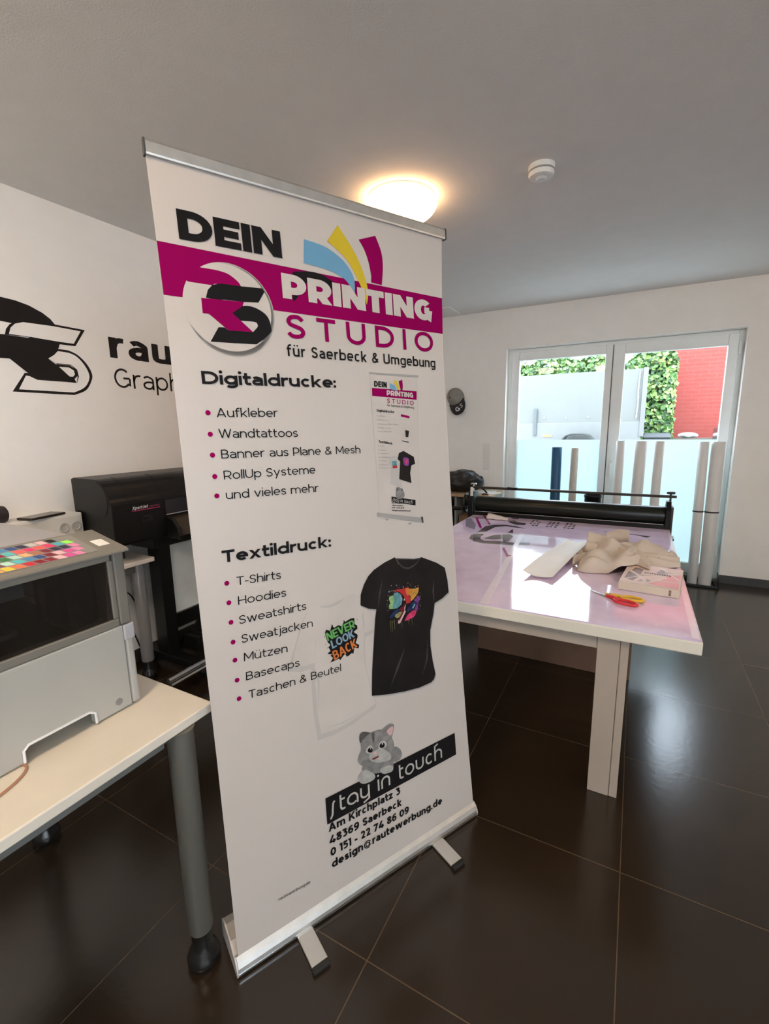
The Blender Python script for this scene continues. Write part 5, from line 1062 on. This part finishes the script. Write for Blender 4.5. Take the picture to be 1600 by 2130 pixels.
o = build('tape_dispenser', MB().prism([(-1.30, .7305), (-1.235, .7305), (-1.235, .742), (-1.25, .748), (-1.285, .748), (-1.30, .742)], lambda x, z, k: (x, 4.385 + .03 * k, z)), mat('brown_plastic', (.12, .08, .04), .4), bevel=.002, loc=(-1.27, 4.40, .7305)); setp(o, 'small brown tape dispenser at the front edge of the counter', 'tape dispenser')

# ------------------------------------------------------------------ rolls of film standing in front of the door
t = None
ROLLW = mat('white_film_roll', (.74, .735, .73), .42, var=.02); ROLLB = mat('beige_film_roll', (.60, .56, .50), .5, var=.02); ROLLBL = mat('blue_film_roll', (.010, .10, .23), .35, var=.05)
CORE = mat('grey_card_core', (.35, .31, .27), .8)
def film_roll(x, y, r, h, tilt, mt, label, group=None):
    t = thing('film_roll', label, 'film roll', (x, y, 0), group=group)
    ax = Vector((tilt, .035, 1)).normalized()
    sh = r * math.hypot(ax.x, ax.y) / ax.z * 1.0 + .001
    rol = part('rolled_film', MB().lathe([(r * .45, .02), (r * .45, .002), (r - .002, 0), (r, .003), (r, h - .003), (r - .002, h), (r * .45, h - .001), (r * .45, h - .03)], (x, y, sh), 36, ax), mt, t, smooth=True)
    part('roll_core', MB().lathe([(r * .34, .004), (r * .45, .004), (r * .45, h - .004), (r * .34, h - .004)], (x, y, sh), 24, ax), CORE, rol, smooth=True)
    return t, ax
film_roll(-.650, 4.66, .0455, 1.185, -.012, ROLLBL, 'dark blue film roll standing left in front of the patio door')
film_roll(-.505, 4.68, .0335, 1.178, .0, ROLLB, 'slim beige film roll right beside the blue one')
film_roll(-.125, 4.67, .0375, 1.245, .003, ROLLW, 'white film roll just right of the door handle', 'white film rolls')
film_roll(.030, 4.67, .0470, 1.242, .010, ROLLW, 'thick white film roll, middle of the five white ones behind the table', 'white film rolls')
film_roll(.178, 4.67, .0370, 1.242, .004, ROLLW, 'white film roll nearest the right end of the laminating roller', 'white film rolls')
STRAP = mat('black_strap', (.015, .015, .015), .6)
for x, r, tl, l_ in ((.520, .0375, -.012, 'white film roll with black strap, left one of the strapped pair'), (.612, .0490, -.005, 'white film roll with black strap, thick one at the right door edge')):
    t, ax = film_roll(x, 4.70, r, 1.235, tl, ROLLW, l_, 'white film rolls')
    p = Vector((x, 4.70, 0)) + ax * (.645 / ax.z)
    part('strap', MB().lathe([(r + .0003, -.006), (r + .003, -.006), (r + .003, .006), (r + .0003, .006)], p, 36, ax), STRAP, t, smooth=True)
# black foot rack of the strapped rolls
t = thing('roll_rack', 'black floor rack at the foot of the two strapped rolls', 'rack', (.57, 4.62, 0))
m = B(.44, 4.610, .0008, .70, 4.628, .020); m.box(.44, 4.775, .0008, .70, 4.790, .020); m.box(.44, 4.628, .0008, .455, 4.775, .020); m.box(.685, 4.628, .0008, .70, 4.775, .020)
part('rack_frame', m, BLACKS, t, bevel=.003)
m = MB().prism([(4.60, .001), (4.76, .001), (4.76, .11), (4.70, .085)], lambda y, z, k: (.703 + .006 * k, y, z)); part('rack_side', m, BLACKS, t, bevel=.002)
# black tub behind the roller
t = thing('bucket', 'black round tub standing behind the laminating roller', 'bucket', (-.31, 4.52, 0))
part('tub', MB().lathe([(.004, .0008), (.055, .0008), (.060, .01), (.070, .745), (.074, .750), (.074, .768), (.068, .768), (.066, .74), (.004, .72)], (-.31, 4.52, 0), 36), BLACKP, t, smooth=True)
# ------------------------------------------------------------------ the yard outside
GROUND = mat('grey_paving', (.36, .35, .33), .9, var=.1, vscale=3)
m = B(-14, YO, -.25, 14, 22, -.02); struct('ground', m, GROUND); 
m = B(-14, -16, -.25, 14, YF - .3, -.02); m.box(XR + .3, YF - .3, -.25, 14, YO, -.02); struct('street', m, GROUND)
struct('wall_garden', B(.30, 10.62, -.02, 6.5, 10.86, 1.10), mat('beige_render', (.13, .11, .085), .9))
BR = mat_brickwall()
t = thing('brick_building', 'red brick building beyond the yard on the right', 'building', (3.4, 11.2, 0))
part('brick_wall', B(-.15, 11.2, -.02, 8, 17, 4.4), BR, t)
part('roof_edge', B(-.35, 11.0, 4.4, 8.2, 17.2, 4.55), mat('dark_roof', (.08, .07, .07), .7), t)

t = thing('trailer', 'pale grey tarpaulin trailer parked in the yard', 'trailer', (-2.2, 9, 0))
TARP = mat('pale_grey_tarp', (.128, .133, .124), .6, bump=.25, bscale=3, var=.03, vscale=2)
m = B(-4.85, 7.985, 1.02, .05, 8.03, 1.4245); m.box(-4.85, 8.03, 1.20, .05, 10.02, 1.26); m.box(-4.85, 9.98, 1.26, .05, 10.02, 1.418); part('side_board', m, mat('white_board', (.145, .15, .145), .5), t, bevel=.006)
part('corner_post', B(.022, 7.97, 1.20, .085, 8.05, 2.20), mat('white_post', (.14, .14, .14), .5), t, bevel=.006)
part('side_post', B(-1.515, 7.965, 1.22, -1.465, 7.984, 1.66), mat('galvanised', (.09, .105, .105), .4, metal=.4), t, bevel=.004)
m = B(-4.8, 8.0, 1.425, .02, 10.0, 2.19)
for k in range(9):
    ex, ez = (-1.35 + k * .33, 1.50) if k < 4 else (-.02, 1.50 + (k - 4) * .14)
    m.cyl((ex, 8.001, ez), (ex, 7.992, ez), .016, n=12, mi=1)
part('tarp', m, [TARP, mat('grey_eyelet', (.20, .21, .21), .4)], t, label='pale grey tarpaulin cover')
m = MB().tube([(-.02, 7.99, 2.15), (-.03, 7.985, 1.9), (-.018, 7.985, 1.7), (-.03, 7.985, 1.47)], .008, 8); part('lacing', m, mat('grey_cord', (.4, .41, .41), .8), t, smooth=True)
m = MB(); fo = [(-1.09, .95), (-1.07, 1.13), (-.98, 1.23), (-.90, 1.255), (-.72, 1.255), (-.64, 1.23), (-.55, 1.13), (-.53, .95)]; fi = [(x * .93 - .057, z - .02) for x, z in fo]
m.prism(fo + fi[::-1], lambda x, z, k: (x, 7.70 + .26 * k, z)); part('fender', m, mat('grey_fender', (.03, .036, .034), .5), t, bevel=.004)
wl_ = part('wheel', MB().lathe([(.05, -.10), (.30, -.10), (.33, -.07), (.33, .07), (.30, .10), (.05, .10)], (-.81, 7.84, .315), 40, (0, 1, 0)), RUBBER, t, smooth=True)
m = B(-2.6, 8.5, .30, .0, 9.6, 1.19); part('chassis', m, mat('dark_chassis', (.05, .05, .05), .6), t); part('drawbar', B(-5.6, 8.95, .45, -2.6, 9.05, .55), mat('dark_chassis', (.05, .05, .05), .6), t)
part('corner_light', B(-1.36, 7.975, 1.205, -1.22, 7.984, 1.235), mat('amber_reflector', (.75, .35, .10), .3), t)

t = thing('wheelie_bin', 'dark grey waste bin standing beside the trailer', 'waste bin', (.30, 9.4, 0))
m = MB().rings([[(.13, 9.2, -.02), (.47, 9.2, -.02), (.47, 9.6, -.02), (.13, 9.6, -.02)], [(.10, 9.16, 1.15), (.50, 9.16, 1.15), (.50, 9.66, 1.15), (.10, 9.66, 1.15)]]); part('bin_body', m, mat('bin_grey', (.035, .04, .043), .5), t, bevel=.01)
m = MB().rings([[(.085, 9.13, 1.151), (.515, 9.13, 1.151), (.515, 9.68, 1.151), (.085, 9.68, 1.151)], [(.11, 9.20, 1.225), (.49, 9.20, 1.225), (.49, 9.64, 1.225), (.11, 9.64, 1.225)]]); part('bin_lid', m, mat('bin_grey', (.035, .04, .043), .5), t, bevel=.01)
def bundle(a, b):
    th = a * 2 * math.pi; r = .5 * math.sin(b * math.pi); return (.87 + .34 * r * math.cos(th), 10.74 + .18 * r * math.sin(th), 1.15 - .048 * math.cos(b * math.pi) + .010 * math.sin(5 * th))
o = build('folded_tarp', MB().grid(bundle, 28, 12), mat('white_tarp', (.45, .45, .44), .6), smooth=True, angle=0, recalc=False, loc=(.87, 10.74, 1.10)); setp(o, 'white folded tarp lying on the low beige garden wall', 'tarp')
# parked car at the right edge of the view
t = thing('car', 'dark car parked before the brick building at the right door edge', 'car', (3.1, 9.2, 0))
CARP = mat('dark_car_paint', (.05, .055, .065), .25, coat=.6)
sec = [(1.16, .40, .80, .70), (1.20, .33, .95, .80), (1.5, .26, 1.02, .84), (2.2, .24, 1.06, .85), (4.2, .24, 1.02, .85), (5.0, .28, .92, .82), (5.25, .40, .75, .70)]
m = MB().rings([[(x, 9.2 - w, z0), (x, 9.2 + w, z0), (x, 9.2 + w * .98, (z0 + z1) / 2), (x, 9.2 + w * .86, z1), (x, 9.2 - w * .86, z1), (x, 9.2 - w * .98, (z0 + z1) / 2)] for x, z0, z1, w in sec]); part('car_body', m, CARP, t, smooth=True, bevel=.02)
sec = [(1.15, .98, 1.30, .55), (1.35, .98, 1.42, .62), (2.6, .98, 1.46, .64), (3.4, .98, 1.36, .60), (4.1, .98, 1.03, .58)]
m = MB().rings([[(x, 9.2 - w * 1.15, z0), (x, 9.2 + w * 1.15, z0), (x, 9.2 + w, z1), (x, 9.2 - w, z1)] for x, z0, z1, w in sec]); part('car_cabin', m, mat('car_glass', (.06, .075, .085), .1), t, smooth=True, bevel=.02)
part('tail_light', B(1.13, 8.46, 1.02, 1.22, 8.60, 1.20), mat('pale_lens', (.72, .68, .70), .2), t, bevel=.01); part('tail_lens', B(1.12, 8.47, 1.21, 1.22, 8.59, 1.27), mat('red_lens', (.5, .03, .04), .2), t, bevel=.01)
for x in (1.85, 4.45):
    for y in (8.45, 9.95): part('car_wheel', MB().lathe([(.05, -.09), (.27, -.09), (.31, -.06), (.31, .06), (.27, .09), (.05, .09)], (x, y, .292), 36, (0, 1, 0)), RUBBER, t, smooth=True)

# ivy on the yard wall, leaf by leaf
def leaves(n, pos, size, seed):
    r = random.Random(seed); m = MB()
    for _ in range(n):
        p, nm = pos(r); p = Vector(p); nm = (Vector(nm) + Vector((r.gauss(0, .45), r.gauss(0, .45), r.gauss(0, .45)))).normalized()
        u = nm.orthogonal().normalized(); w = nm.cross(u); a = r.uniform(0, 6.28); u, w = u * math.cos(a) + w * math.sin(a), w * math.cos(a) - u * math.sin(a)
        s = size * r.uniform(.6, 1.25); k = r.choice((0, 0, 1, 1, 2))
        m.face([p - w * s * .55, p + u * s * .45 - w * s * .15 + nm * s * .1, p + w * s * .65, p - u * s * .45 - w * s * .15 + nm * s * .1], k)
    return m
LEAF = [mat('ivy_leaf', (.065, .15, .032), .5, var=.3, vscale=4), mat('ivy_leaf_light', (.18, .29, .07), .5, var=.3, vscale=4), mat('ivy_leaf_dark', (.024, .062, .020), .5, var=.3, vscale=4)]
t = thing('ivy_hedge', 'wall overgrown with green ivy behind the trailer', 'ivy', (-2, 10.5, 0))
HX0, HX1 = -6.0, .50
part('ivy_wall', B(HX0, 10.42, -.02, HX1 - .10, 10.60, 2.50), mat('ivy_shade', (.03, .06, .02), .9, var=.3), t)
def ivy(r):
    x = r.uniform(HX0, HX1 + .06 * math.sin(7)) if r.random() < .45 else r.uniform(-2.6, HX1)
    zt = 2.62 + .10 * math.sin(3 * x) + .08 * math.sin(7.3 * x + 1)
    q = r.random()
    if q < .62: return (x, 10.40 - r.uniform(0, .16), r.uniform(.7, zt)), (0, -1, .45)
    if q < .85: return (x, r.uniform(10.35, 10.65), zt + r.uniform(-.08, .10)), (0, -.4, 1)
    return (HX1 - .06 + r.uniform(-.02, .10 + .05 * math.sin(r.random() * 9)), r.uniform(10.35, 10.62), r.uniform(.7, 2.55)), (1, -.6, .3)
o = part('foliage', leaves(15000, ivy, .085, 3), LEAF, t, recalc=False)
t = thing('tree', 'tall green tree behind the ivy wall, seen mirrored in the table film', 'tree', (-4.3, 13.4, 0))
part('trunk', MB().tube([(-4.3, 13.4, -.03), (-4.28, 13.4, 1.5), (-4.35, 13.4, 3.0), (-4.3, 13.4, 3.9)], [.16, .13, .10, .04], 12), mat('bark', (.12, .085, .06), .9, bump=.4), t, smooth=True)
def crown_(r):
    d = Vector((r.gauss(0, 1), r.gauss(0, 1), r.gauss(0, 1))).normalized(); k = r.uniform(.45, 1.0)
    p = Vector((-4.1, 13.4, 3.35)) + Vector((d.x * 2.0 * k, d.y * 1.4 * k, d.z * 1.15 * k)); return p, d
part('foliage', leaves(1500, crown_, .13, 8), [mat('tree_leaf', (.18, .34, .12), .5, var=.3), mat('tree_leaf_light', (.36, .52, .22), .5, var=.3), mat('tree_leaf_dark', (.08, .17, .06), .5, var=.3)], t, recalc=False)
